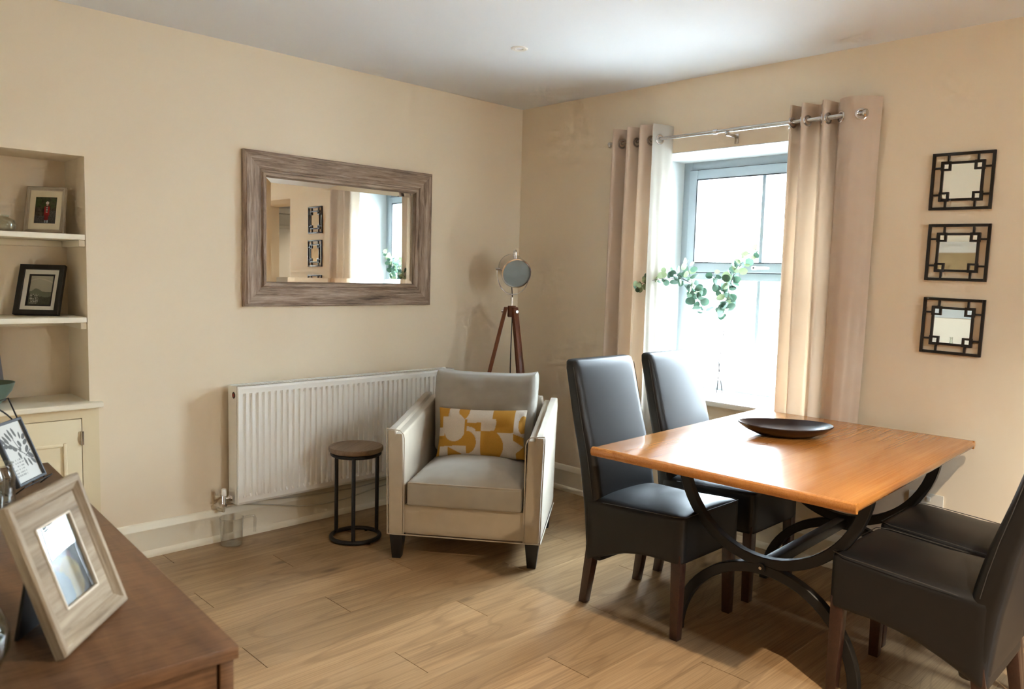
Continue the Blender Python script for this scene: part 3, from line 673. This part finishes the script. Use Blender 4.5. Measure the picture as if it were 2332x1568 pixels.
def fbc(q, p):
    x, y, z = p; u, v, w_ = q
    puff = (1-abs(u)**2.5)*(1-abs(w_)**2.5)
    y -= .040*puff*(1 if v < 0 else -.5)*abs(v)
    hx_ = 1+.020*math.sin(w_*2.0)-.03*max(0, -w_)
    corner = abs(u)**8*max(0, w_)**8
    z += .018*corner-.006*(1-u*u)*max(0, w_)
    y += .010*wr(x*1.3+5, z, 11)+.006*wr(x*2, z*3+2, 18)
    if v < 0: y += .007*math.exp(-((z-.02-.12*x)/.012)**2)*(1-abs(u)**4)
    z2 = z+.225; lean = .20
    return (x*hx_, y+.525+lean*z2, z2+.425)
MB().rbox(.545, .155, .418, .030, 26, fbc).build('back_cushion', 'cushion_fabric', ar, smooth=70)
for sx in (1, -1):
    for y, k in ((.045, 1), (.66, 0)):
        x = sx*.333; a, b = .034, .021
        MB().hexa([(x-b, y-b-.004, 0), (x+b, y-b-.004, 0), (x+b, y+b-.004, 0), (x-b, y+b-.004, 0)], [(x-a, y-a, .127), (x+a, y-a, .127), (x+a, y+a, .127), (x-a, y+a, .127)]).build('leg', 'black_lacquer', ar, .002)

# lumbar pillow
def pillow_col(u, v):
    X = 415+u*630; Y = 345+(1-v)*365+u*22
    W_, M_ = srgb(226, 214, 198), srgb(204, 152, 62)
    c = W_
    if X < 500 and Y < 418 and Y < 418-(X-492)*9: c = M_
    if X < 452 and Y < 500: c = M_
    if ell(X, Y, 607, 368, 38, 74) < 1: c = M_
    if X < 470 and Y > 560: c = M_
    if 440 < X < 500 and 640 < Y: c = W_
    if 468 < X < 636 and 545 < Y < 636: c = M_
    if ell(X, Y, 545, 500, 84, 104) < 1 or (455 < X < 560 and 418 < Y < 520): c = W_
    if 625 < X < 735 and 468 < Y < 530 and not ell(X, Y, 640, 530, 60, 34) < 1: c = M_
    if 618 < X < 637 and 440 < Y < 545: c = M_
    if X > 634 and ell(X, Y, 634, 612, 72, 84) < 1: c = M_
    if X < 600 and 500 < X and Y > 640 and (Y-640) > (X-500)*.55: c = M_
    if 812 < X < 968 and Y < 542 and not (ell(X, Y, 790, 470, 50, 90) < 1 and Y > 440): c = M_
    if 870 < X < 900 and 500 < Y < 542 and Y < 542-(870-X)*.0: pass
    if X > 738 and 528 < Y < 720 and ell(X, Y, 700, 640, 197, 150) < 1: c = M_
    if ell(X, Y, 1030, 480, 30, 66) < 1: c = M_
    if 966 < X < 1045 and 548+(X-966)*.35 < Y < 595+(X-966)*.6: c = M_
    if X > 985 and Y > 690-(X-985)*.9: c = M_
    return c
pi_ = empty('lumbar_pillow', (0, 0, 0), label='white and mustard yellow geometric patterned pillow on the armchair', cat='pillow')
PWD, PHT = .475, .262
NX, NY = 150, 84
def pil(front):
    rows = []
    for j in range(NY+1):
        row = []
        for i in range(NX+1):
            u, v = i/NX*2-1, j/NY*2-1
            th = .058*((1-abs(u)**3.2)*(1-abs(v)**2.6))**.55
            px = u*PWD/2*(1-.045*(1-v*v)*abs(u)**2); pz = v*PHT/2*(1-.06*(1-u*u)*abs(v)**2)
            if u*v > 0 and False: pass
            wob = .006*wr(px*1.2+2, pz, 16)
            row.append((px, (-th-wob*(th > .01)) if front else th, pz+PHT/2))
        rows.append(row)
    return rows
fr_ = pil(True); bk_ = pil(False)
me = MB().sheet(fr_).mesh('front_cover', 'pillow_print', smooth=80); at = me.color_attributes.new('print', 'FLOAT_COLOR', 'POINT'); cols = []
for j in range(NY+1):
    for i in range(NX+1): cols += [*pillow_col(i/NX, j/NY), 1]
at.data.foreach_set('color', cols); link('front_cover', me, pi_)
fabric('pillow_linen', srgb(222, 210, 194), 500, .05); MB().sheet([r[::2] for r in bk_[::2]]).build('back_cover', 'pillow_linen', pi_, smooth=80)
pm_ = Matrix.Translation((-1.380, -1.065, 0)) @ Matrix.Rotation(R(-52.4), 4, 'Z') @ Matrix.Translation((.008, .385, .432)) @ Matrix.Rotation(R(-1.0), 4, 'Y') @ Matrix.Rotation(R(-17), 4, 'X')
pi_.matrix_world = pm_

# ------------------------------------------------------------------ round side table
st = empty('side_table', (-1.557, -.412, 0), label='small round side table with wooden top and black metal hoop frame', cat='side table')
MB().lathe([(.001, .462), (.128, .462), (.136, .466), (.1395, .474), (.1395, .486), (.136, .490), (.001, .490)], 48).build('table_top', 'stool_wood', st, rot=(0, 0, .6))
m = MB(); m.tube([(.122*math.cos(a*math.pi/24), .122*math.sin(a*math.pi/24), .452) for a in range(48)], .0095, 10, closed=True); m.build('top_ring', 'black_metal', st)
m = MB(); m.tube([(.125*math.cos(a*math.pi/24), .125*math.sin(a*math.pi/24), .013) for a in range(48)], .011, 10, closed=True); m.build('base_ring', 'black_metal', st)
for a in (-128, -8, 112):
    c, s = math.cos(R(a)), math.sin(R(a)); MB().cyl((.122*c, .122*s, .02), (.122*c, .122*s, .45), .010, n=12).build('leg', 'black_metal', st)
for a in (-90, 30, 150):
    c, s = math.cos(R(a)), math.sin(R(a)); MB().cyl((.125*c, .125*s, 0), (.125*c, .125*s, .006), .009, n=10).build('foot', 'black_plastic', st)

# ------------------------------------------------------------------ plastic jug
ju = empty('measuring_jug', (-2.085, -.098, 0), label='clear plastic jug on the floor under the radiator valve', cat='jug')
MB().lathe([(.001, .001), (.050, .001), (.052, .004), (.057, .138), (.059, .140), (.0575, .141), (.0555, .138), (.0505, .006), (.001, .004)], 36).build('body', 'clear_plastic', ju)
MB().tube([(.056, -.012, .13), (.085, -.02, .134), (.108, -.027, .132), (.112, -.028, .12), (.110, -.028, .05)], .007, 8).build('handle', 'clear_plastic', ju)

# ------------------------------------------------------------------ tripod lamp
la = empty('tripod_lamp', (-.40, -.355, 0), label='wooden tripod floor lamp with chrome spotlight head in the corner', cat='floor lamp')
LZ = 1.19
MB().lathe([(.001, LZ-.055), (.024, LZ-.055), (.026, LZ-.050), (.026, LZ+.010), (.024, LZ+.014), (.001, LZ+.014)], 20).build('hub', 'lamp_wood', la)
for ang, sp in ((138, .31), (258, .31), (18, .29)):
    c, s = math.cos(R(ang)), math.sin(R(ang)); n_ = Vector((-s, c, 0)); d = Vector((c, s, 0))
    b0 = d*sp; t0 = d*.036+Vector((0, 0, LZ+.005))
    def q4(p, a, b): return [p-n_*a-d*b, p+n_*a-d*b, p+n_*a+d*b, p-n_*a+d*b]
    lg = MB().hexa(q4(b0, .017, .012), q4(t0, .017, .012)).build('leg', 'lamp_wood', la, .002)
    k = t0-Vector((0, 0, .025)); MB().cyl(k+d*.008, k+d*.028, .009, n=12).build('leg_screw', 'chrome', lg)
m = MB(); m.cyl((0, 0, LZ+.012), (0, 0, LZ+.055), .0075, n=12); m.cyl((0, 0, LZ+.05), (0, 0, LZ+.066), .010, n=12); m.build('stem', 'chrome', la)
HC = Vector((.025, .02, 1.428))
hd = Vector((-.54, -.86, -.27)).normalized()   # the way the head looks
hr = hd.cross(Vector((0, 0, 1))).normalized(); hu = hr.cross(hd)
M3 = Matrix((hr, hu, hd)).transposed().to_4x4()
def head(m, name, mat, parent=la, sm=40):
    o = m.build(name, mat, parent, smooth=sm); o.matrix_local = Matrix.Translation(HC) @ M3; return o
hs_ = head(MB().lathe([(.001, -.095), (.055, -.095), (.075, -.085), (.084, -.065), (.086, -.01), (.086, .09), (.0835, .09), (.0835, -.01), (.072, -.08), (.001, -.088)], 40), 'lamp_head', 'chrome')
head(MB().lathe([(.082, .084), (.091, .084), (.093, .090), (.091, .098), (.084, .099), (.082, .094)], 40, closed=True), 'rim', 'chrome')
head(MB().lathe([(.001, .088), (.0825, .088), (.0825, .092), (.001, .094)], 40), 'lens', 'lamp_lens')
m = MB(); m.tube([(0, .084, -.01), (0, .100, -.014), (0, .118, -.006), (0, .122, .012), (0, .116, .030), (0, .100, .036), (0, .084, .034)], .0075, 10); head(m, 'top_handle', 'chrome')
m = MB(); yk = []
for i in range(25):
    a = math.pi*i/24; yk.append(Vector((hr.x*.103*math.cos(a), hr.y*.103*math.cos(a), -.155*math.sin(a)**.8)))
m.tube([HC+p for p in yk], .0032, 8); m.build('yoke', 'chrome', la)
for s in (1, -1): MB().cyl(HC+hr*s*.086, HC+hr*s*.112, .007, n=12).build('pivot_knob', 'chrome', la)
m = MB(); m.tube(catmull([HC-hd*.09-Vector((0, 0, .03)), Vector((.045, .045, 1.27)), Vector((.035, .03, 1.15)), Vector((.03, .03, .8)), Vector((.05, .03, .3)), Vector((.12, .06, .006)), Vector((.25, .16, .006))], 8), .003, 6); m.build('power_cord', 'black_plastic', la)

# ------------------------------------------------------------------ eucalyptus in a clear vase on the sill
vs_ = empty('glass_vase', (.12, -1.52, WZ0), label='clear glass vase on the window sill holding eucalyptus', cat='vase')
MB().lathe([(.001, 0), (.045, 0), (.050, .006), (.052, .05), (.040, .16), (.034, .24), (.044, .29), (.0425, .29), (.0325, .24), (.0385, .16), (.0505, .05), (.047, .012), (.001, .010)], 32).build('vessel', 'vase_glass', vs_)
lm = {}
def leaf_mesh(mat):
    m = MB(); n = 12; L = .05
    rim = []
    for k in range(n):
        a = 2*math.pi*k/n; x = .5*L*math.sin(a)*(.92); z = L*.5-.5*L*math.cos(a); wv = .10*x*x/L*8
        rim.append((x*(1-.12*(z/L-.5)), wv-.004*math.sin(z/L*3), z))
    ctr = [(0, -.002, z) for z in (.012, .026, .040)]
    V = rim+[(0, -.003, .025)]; m.add(V, [(k, (k+1) % n, n) for k in range(n)]); return m.mesh('leaf', mat, smooth=60)
for k in ('leaf_dark', 'leaf_mid', 'leaf_pale'): lm[k] = leaf_mesh(k)
def spray(branches, label, seed):
    rnd = random.Random(seed); base = Vector(branches[0][0][0])
    root = empty('eucalyptus_spray', base, label=label, cat='foliage', group='eucalyptus sprays in the window')
    for pts, r, den, tip, start in branches:
        P = catmull([Vector(p)-base for p in pts], 10); n = len(P)
        MB().tube(P, [r*(1-.6*i/(n-1)) for i in range(n)], 6).build('stem', 'stem_brown', root)
        ln = [0]
        for i in range(1, n): ln.append(ln[-1]+(P[i]-P[i-1]).length)
        s = ln[-1]*start; k = 0
        while s <= ln[-1]+1e-6:
            i = max(j for j in range(n) if ln[j] <= s+1e-6); p = P[i]; d = (P[min(i+1, n-1)]-P[max(i-1, 0)]).normalized()
            f = s/ln[-1]
            side = d.cross(Vector((rnd.uniform(-1, 1), rnd.uniform(-1, 1), rnd.uniform(-1, 1)))).normalized()
            for sg in (1, -1):
                if rnd.random() < .12: continue
                out = (side*sg+d*rnd.uniform(.1, .8)+Vector((rnd.uniform(-.4, .4), rnd.uniform(-.4, .4), rnd.uniform(-.5, .3)))).normalized()
                nr = Vector((-.7, -.7, .1))+Vector((rnd.uniform(-1, 1), rnd.uniform(-1, 1), rnd.uniform(-1, 1)))*.75
                nr = (nr-out*nr.dot(out)).normalized(); xx = nr.cross(out)
                sz = (.66+.60*rnd.random())*(1-.40*f*tip)*1.12
                mt = 'leaf_pale' if (f > .82 and rnd.random() < .75) or rnd.random() < .12 else ('leaf_dark' if rnd.random() < .5 else 'leaf_mid')
                o = link('leaf', lm[mt], root); q = p+out*.010
                o.matrix_local = Matrix(((xx.x*sz, -nr.x*sz, out.x*sz, q.x), (xx.y*sz, -nr.y*sz, out.y*sz, q.y), (xx.z*sz, -nr.z*sz, out.z*sz, q.z), (0, 0, 0, 1)))
            s += den*rnd.uniform(.75, 1.25); k += 1
    return root
spray([([(.125, -1.535, .76), (.11, -1.50, .98), (.08, -1.473, 1.11), (.02, -1.377, 1.36), (-.05, -1.27, 1.40), (-.13, -1.15, 1.37), (-.17, -1.125, 1.335)], .0030, .016, .8, .50),
       ([(.03, -1.395, 1.32), (.01, -1.36, 1.42), (.0, -1.345, 1.50)], .0016, .026, 1, .25), ([(.02, -1.377, 1.355), (-.02, -1.29, 1.43), (-.04, -1.235, 1.45)], .0015, .026, 1, .3),
       ([(.045, -1.42, 1.25), (.0, -1.40, 1.31), (-.03, -1.395, 1.36)], .0015, .03, .6, .3)], 'eucalyptus spray leaning left in front of the pale curtain lining', 5)
spray([([(.115, -1.505, .76), (.12, -1.515, .98), (.11, -1.532, 1.08), (.10, -1.55, 1.246), (.08, -1.58, 1.39), (.08, -1.64, 1.489), (.08, -1.72, 1.566)], .0030, .016, .8, .55),
       ([(.10, -1.552, 1.27), (.06, -1.52, 1.36), (.04, -1.49, 1.44)], .0016, .024, .7, .2), ([(.09, -1.57, 1.35), (.07, -1.60, 1.44), (.06, -1.61, 1.51)], .0016, .022, .7, .15),
       ([(.11, -1.53, 1.09), (.10, -1.545, 1.2), (.07, -1.555, 1.30)], .0015, .03, .5, .45)], 'upright eucalyptus spray in the middle of the window', 11)

# ------------------------------------------------------------------ sideboard
sb = empty('sideboard', (-3.239, -2.673, 0), R(-3.25), label='brown wooden sideboard in the left foreground', cat='sideboard')
SL, SD, SH = 1.462, .47, .80
MB().box(-SD, 0, 0, SL, -.011, .011).build('top', 'sideboard_wood', sb, .002, loc=(0, 0, SH-.011))
for x in (-.028, -SD+.006):
    for y in (.006, SL-.028): bx('post', 'sideboard_wood', x, x+.022, y, y+.022, 0, SH-.0225, sb, .0015)
for y in (.010, SL-.024): bx('end_panel', 'sideboard_wood', -SD+.032, -.032, y, y+.014, .10, SH-.0225, sb)
bx('bottom_board', 'sideboard_wood', -SD+.03, -.022, .03, SL-.03, .10, .12, sb); bx('back_board', 'sideboard_wood', -SD+.01, -.452, .03, SL-.03, .10, SH-.023, sb)
for k in range(3):
    y0 = .032+k*.466; dd = bx('door', 'sideboard_wood', -.024, -.006, y0, y0+.462, .125, SH-.026, sb, .002)
    MB().cyl((.0, 0, .0), (.022, 0, 0), .010, .014, 14).build('knob', 'iron', dd, loc=(.009, .19 if k != 1 else -.19, .12))

# pictures on the sideboard
def standing(name, x, y, z, ang, tilt, label, cat='photo frame', group=None):
    r = empty(name, (x, y, z), 0, label, cat, group); r.rotation_euler = (Matrix.Rotation(ang, 3, 'Z') @ Matrix.Rotation(-tilt, 3, 'X')).to_euler(); return r
def fg_photo(u, v):
    n = vnoise(u*7, v*9)
    c = lerp(srgb(58, 62, 66), srgb(96, 96, 92), n)
    if u > .72: c = lerp(c, srgb(60, 44, 32), .7)
    if ell(u, v, .42, .52, .26, .22) < 1: c = lerp(srgb(126, 92, 84), srgb(96, 70, 66), n)
    if ell(u, v, .38, .63, .28, .14) < 1: c = lerp(srgb(70, 72, 80), c, .3)
    if ell(u, v, .50, .25, .30, .28) < 1: c = lerp(srgb(150, 128, 66), srgb(118, 100, 66), n)
    if ell(u, v, .22, .18, .22, .25, .5) < 1: c = srgb(84, 94, 106)
    return c
f1 = standing('photo_frame', -3.396, -2.467, SH+.001, R(48.7), R(19.7), 'pale weathered wood photo frame leaning in the left foreground')
fp = [(0, 0), (0, .014), (.003, .017), (.012, .017), (.016, .013), (.022, .011), (.026, .006), (.026, 0)]
frame4(f1, .213, .243, fp, 'pale_weathered', 0, .0)
m = MB(); wo, ho, wi_, z_a, z_b = .1635, .193, .050, .056, .190
for a, b, c, d in ((-wo/2, -wi_, .025, .218), (wi_, wo/2, .025, .218), (-wi_, wi_, .025, z_a), (-wi_, wi_, z_b, .218)): m.box(a, b, -.0085, -.004, c, d)
m.build('mount_board', 'pale_weathered', f1)
m = MB(); ring_pts = None
for a, b, c, d in ((-wi_-.0015, -wi_+.002, z_a, z_b), (wi_-.002, wi_+.0015, z_a, z_b), (-wi_, wi_, z_a-.0015, z_a+.002), (-wi_, wi_, z_b-.002, z_b+.0015)): m.box(a, b, -.0105, -.004, c, d)
m.build('inner_bevel', 'mat_white', f1)
printed('photo', .1, .134, fg_photo, 'photo_print', f1, 40, 50, (0, -.0035, z_a))
bx('glass', 'glass_pane', -wi_, wi_, -.0066, -.0056, z_a, z_b, f1)
bx('backing', 'black_plastic', -.10, .10, -.0025, .003, .008, .236, f1)
MB().hexa([(-.045, .085, .0315), (.045, .085, .0315), (.045, .090, .0335), (-.045, .090, .0335)], [(-.03, .003, .19), (.03, .003, .19), (.03, .008, .19), (-.03, .008, .19)]).build('easel_strut', 'black_plastic', f1)

def botanical(u, v):
    W_, D_ = srgb(206, 206, 200), srgb(92, 92, 90)
    x, y = u, v*1.32
    n = lambda cx, cy, rx, ry, a: ell(x, y, cx, cy, rx, ry, a) < 1
    # stem from lower right to upper left
    for (x0, y0, x1, y1) in ((.86, .42, .55, .70), (.55, .70, .18, .98), (.62, .62, .50, .95), (.70, .52, .95, .62)):
        t = max(0, min(1, ((x-x0)*(x1-x0)+(y-y0)*(y1-y0))/((x1-x0)**2+(y1-y0)**2)))
        if math.hypot(x-x0-t*(x1-x0), y-y0-t*(y1-y0)) < .012: return D_
    for cx, cy, rx, ry, a in ((.62, 1.10, .04, .12, .30), (.48, 1.08, .04, .13, .35), (.36, 1.04, .04, .13, .5), (.24, 1.0, .04, .12, .6), (.12, .98, .04, .11, .7), (.78, 1.0, .035, .08, -.2), (.90, .95, .05, .09, -1.0), (.88, .82, .05, .10, -1.2), (.84, .66, .05, .10, -.9), (.88, .50, .055, .11, .9),
                             (.66, .82, .05, .08, .4), (.42, .74, .05, .08, 1.2), (.50, .58, .04, .08, .2), (.62, .40, .035, .11, .15), (.76, .36, .035, .10, .35), (.30, .82, .05, .09, 1.4), (.16, .86, .05, .08, 1.6), (.90, .36, .04, .10, .7), (.60, .70, .04, .07, -.8)):
        if n(cx, cy, rx, ry, a): return D_
    if .10 < u < .55 and .10 < v < .42 and int(v*38) % 2 == 0 and vnoise(u*40, int(v*38)) > .45: return srgb(150, 150, 146)
    return W_
ws = standing('wire_stand', -3.263, -1.497, SH+.002, R(50.6), R(22), 'black wire hoop stand at the far end of the sideboard', 'stand')
m = MB(); m.tube([(-.13, .012, 0), (.095, .012, 0), (.095, .012, .245), (-.13, .012, .245)], .0022, 6, closed=True)
ws_a = m.build('wire_rectangle', 'black_metal', ws)
m = MB(); m.tube([(-.018+.118*math.cos(a*math.pi/24), .016, .115+.125*math.sin(a*math.pi/24)) for a in range(48)], .0022, 6, closed=True); m.build('wire_hoop', 'black_metal', ws)
m = MB(); m.tube([(-.08, .012, .0), (-.08, -.03, .012), (.06, -.03, .012), (.06, .012, 0)], .002, 6); m.tube([(-.13, .012, .02), (-.10, .11, .046), (.07, .11, .046), (.095, .012, .02)], .002, 6); m.build('wire_foot', 'black_metal', ws)
f2 = standing('botanical_print', -3.263, -1.497, SH+.018, R(50.6), R(22), 'small grey framed leaf print with lines of text propped on the wire stand', 'picture')
plain('frame_slate', srgb(70, 74, 80), .5, nscale=90, nstr=.1)
frame4(f2, .134, .172, [(0, 0), (0, .010), (.002, .012), (.007, .012), (.008, .008), (.008, 0)], 'frame_slate', .0, .003)
printed('print', .119, .157, botanical, 'photo_print', f2, 100, 130, (0, -.002, .0075))
bx('backing', 'black_plastic', -.062, .062, -.0015, .003, .006, .166, f2)
for nm, prof_, loc, lb, mt in (('glass_jar', [(.001, 0), (.040, 0), (.044, .006), (.045, .07), (.040, .085), (.040, .10), (.0415, .102), (.0385, .102), (.038, .086), (.042, .07), (.041, .010), (.001, .006)], (-3.365, -1.60, SH), 'clear glass jar beside the leaf print on the sideboard', 'clear_glass'),
                          ('glass_bottle', [(.001, 0), (.020, 0), (.023, .004), (.023, .10), (.011, .135), (.010, .165), (.0125, .167), (.0125, .175), (.009, .175), (.009, .135), (.021, .10), (.020, .006), (.001, .006)], (-3.392, -1.735, SH), 'slim clear glass bottle between jar and photo frame', 'clear_glass'),
                          ('glass_globe_vase', [(.001, 0), (.03, 0), (.058, .018), (.074, .055), (.074, .085), (.060, .118), (.036, .136), (.030, .145), (.033, .152), (.030, .152), (.027, .145), (.034, .134), (.057, .116), (.071, .084), (.071, .056), (.056, .021), (.03, .005), (.001, .004)], (-3.600, -2.553, SH), 'green tinted round glass vase at the lower left photo edge', 'green_glass')):
    v_ = empty(nm, loc, label=lb, cat='vase' if 'vase' in nm else nm.split('_')[1]); MB().lathe(prof_, 36).build('vessel', mt, v_, smooth=60)

# ------------------------------------------------------------------ things in the alcove
def child_photo(u, v):
    n = vnoise(u*16, v*20); c = lerp(srgb(40, 34, 28), srgb(86, 78, 66), n)
    if v > .55: c = lerp(c, srgb(60, 84, 40), vnoise(u*9+4, v*9)*.8)
    if v < .30 or u > .6 and v < .5: c = lerp(srgb(96, 94, 92), srgb(60, 60, 60), vnoise(u*30, v*30))
    if .42 < u < .68 and .30 < v < .66: c = srgb(150, 34, 40)
    if .46 < u < .64 and .12 < v < .34: c = srgb(128, 30, 36)
    if .50 < u < .60 and .42 < v < .66: c = srgb(190, 180, 180) if int(v*26) % 2 else srgb(50, 46, 52)
    if ell(u, v, .555, .71, .055, .05) < 1: c = srgb(176, 136, 118)
    if ell(u, v, .555, .785, .075, .055) < 1: c = srgb(206, 196, 188)
    if .47 < u < .53 and .03 < v < .13 or .58 < u < .64 and .03 < v < .13: c = srgb(150, 160, 168)
    return c
f3 = standing('photo_frame', -2.828, .150, 1.523, R(-40), R(13), 'pale grey photo frame holding a photo of a child in red on the upper shelf')
frame4(f3, .170, .212, [(0, 0), (0, .010), (.003, .013), (.012, .011), (.017, .008), (.017, 0)], 'grey_frame')
m = MB(); 
for a, b, c, d in ((-.069, -.046, .016, .196), (.046, .069, .016, .196), (-.046, .046, .016, .045), (-.046, .046, .166, .196)): m.box(a, b, -.006, -.003, c, d)
m.build('mount_board', 'mat_board', f3); printed('photo', .092, .121, child_photo, 'photo_print', f3, 60, 80, (0, -.0028, .045)); bx('backing', 'black_plastic', -.08, .08, -.002, .003, .006, .206, f3)
def hill_print(u, v):
    c = lerp(srgb(150, 146, 128), srgb(176, 172, 152), v)
    if v > .6 and abs(v-.80-.10*math.sin(u*3.0+.4)) < .02: c = srgb(190, 184, 166)
    h1 = .42+.12*math.exp(-((u-.30)/.22)**2)+.03*vnoise(u*9, 1); h2 = .34+.08*math.sin(u*3.2+2.4)+.03*vnoise(u*14, 5)
    if v < h1: c = srgb(112, 116, 98)
    if v < h2: c = lerp(srgb(66, 68, 58), srgb(84, 86, 74), vnoise(u*30, v*30))
    if .06 < u < .44 and .05 < v < .40 and int(v*40) % 2 == 0 and vnoise(u*34, int(v*40)) > .42: c = srgb(186, 184, 170)
    return c
f4 = standing('photo_frame', -2.861, .160, 1.157, R(-40), R(19.6), 'black photo frame with white mount and misty hill print on the lower shelf')
frame4(f4, .195, .235, [(0, 0), (0, .020), (.002, .022), (.020, .022), (.022, .020), (.022, 0)], 'black_lacquer')
m = MB()
for a, b, c, d in ((-.076, -.056, .021, .214), (.056, .076, .021, .214), (-.056, .056, .021, .042), (-.056, .056, .193, .214)): m.box(a, b, -.010, -.004, c, d)
m.build('mount_board', 'mat_white', f4)
m = MB()
for a, b, c, d in ((-.056, -.049, .042, .193), (.049, .056, .042, .193), (-.049, .049, .042, .049), (-.049, .049, .186, .193)): m.box(a, b, -.008, -.004, c, d)
m.build('inner_border', 'black_lacquer', f4); printed('print', .098, .137, hill_print, 'photo_print', f4, 70, 90, (0, -.0035, .049)); bx('backing', 'black_plastic', -.09, .09, -.003, .003, .008, .228, f4)
bo = empty('bowl', (-3.067, .085, .778), label='dark green ceramic bowl on the alcove counter', cat='bowl')
MB().lathe([(.001, 0), (.035, 0), (.038, .006), (.055, .025), (.085, .065), (.097, .100), (.0945, .101), (.082, .068), (.052, .030), (.03, .012), (.001, .010)], 44).build('vessel', 'bowl_green', bo, smooth=60)
gj = empty('glass_jar', (-2.985, .12, 1.523), label='small clear glass bauble jar beside the pale frame on the upper shelf', cat='jar')
MB().lathe([(.001, 0), (.030, 0), (.042, .012), (.046, .030), (.040, .050), (.020, .060), (.018, .066), (.022, .070), (.019, .070), (.016, .064), (.019, .058), (.038, .048), (.043, .030), (.039, .014), (.028, .004), (.001, .003)], 32).build('vessel', 'clear_glass', gj, smooth=60)
oc = empty('cone_ornament', (-3.036, .236, .778), label='speckled blue-grey ornament behind the green bowl at the photo edge', cat='ornament')
MB().lathe([(.001, 0), (.060, 0), (.061, .004), (.030, .345), (.026, .352), (.001, .354)], 28).build('cone', 'ornament_blue', oc); MB().lathe([(.001, -.012), (.030, -.012), (.032, -.001), (.001, -.0005)], 24).build('base', 'ornament_blue', oc, loc=(0, 0, .012))

# picture on the chimney wall (shows in the little mirrors)
def abstract(u, v):
    n = vnoise(u*3, v*6)*.6+vnoise(u*9, v*14)*.4
    if v > .86: return srgb(214, 206, 190)
    if v > .60+.03*math.sin(u*9): return lerp(srgb(150, 124, 84), srgb(186, 160, 116), n)
    if v > .42: return srgb(214, 214, 216)
    if abs(v-.40-.01*math.sin(u*14)) < .014: return srgb(40, 42, 44)
    return lerp(srgb(190, 192, 188), srgb(208, 204, 192), n)
ca = empty('canvas_picture', (-3.749, -1.40, 1.12), R(90), label='abstract beige and white canvas on the wall above the sideboard', cat='picture')
bx('stretcher', 'mat_white', -.45, .45, -.03, 0, 0, .66, ca, .002); printed('canvas', .898, .658, abstract, 'canvas_print', ca, 60, 60, (0, -.0306, .001))
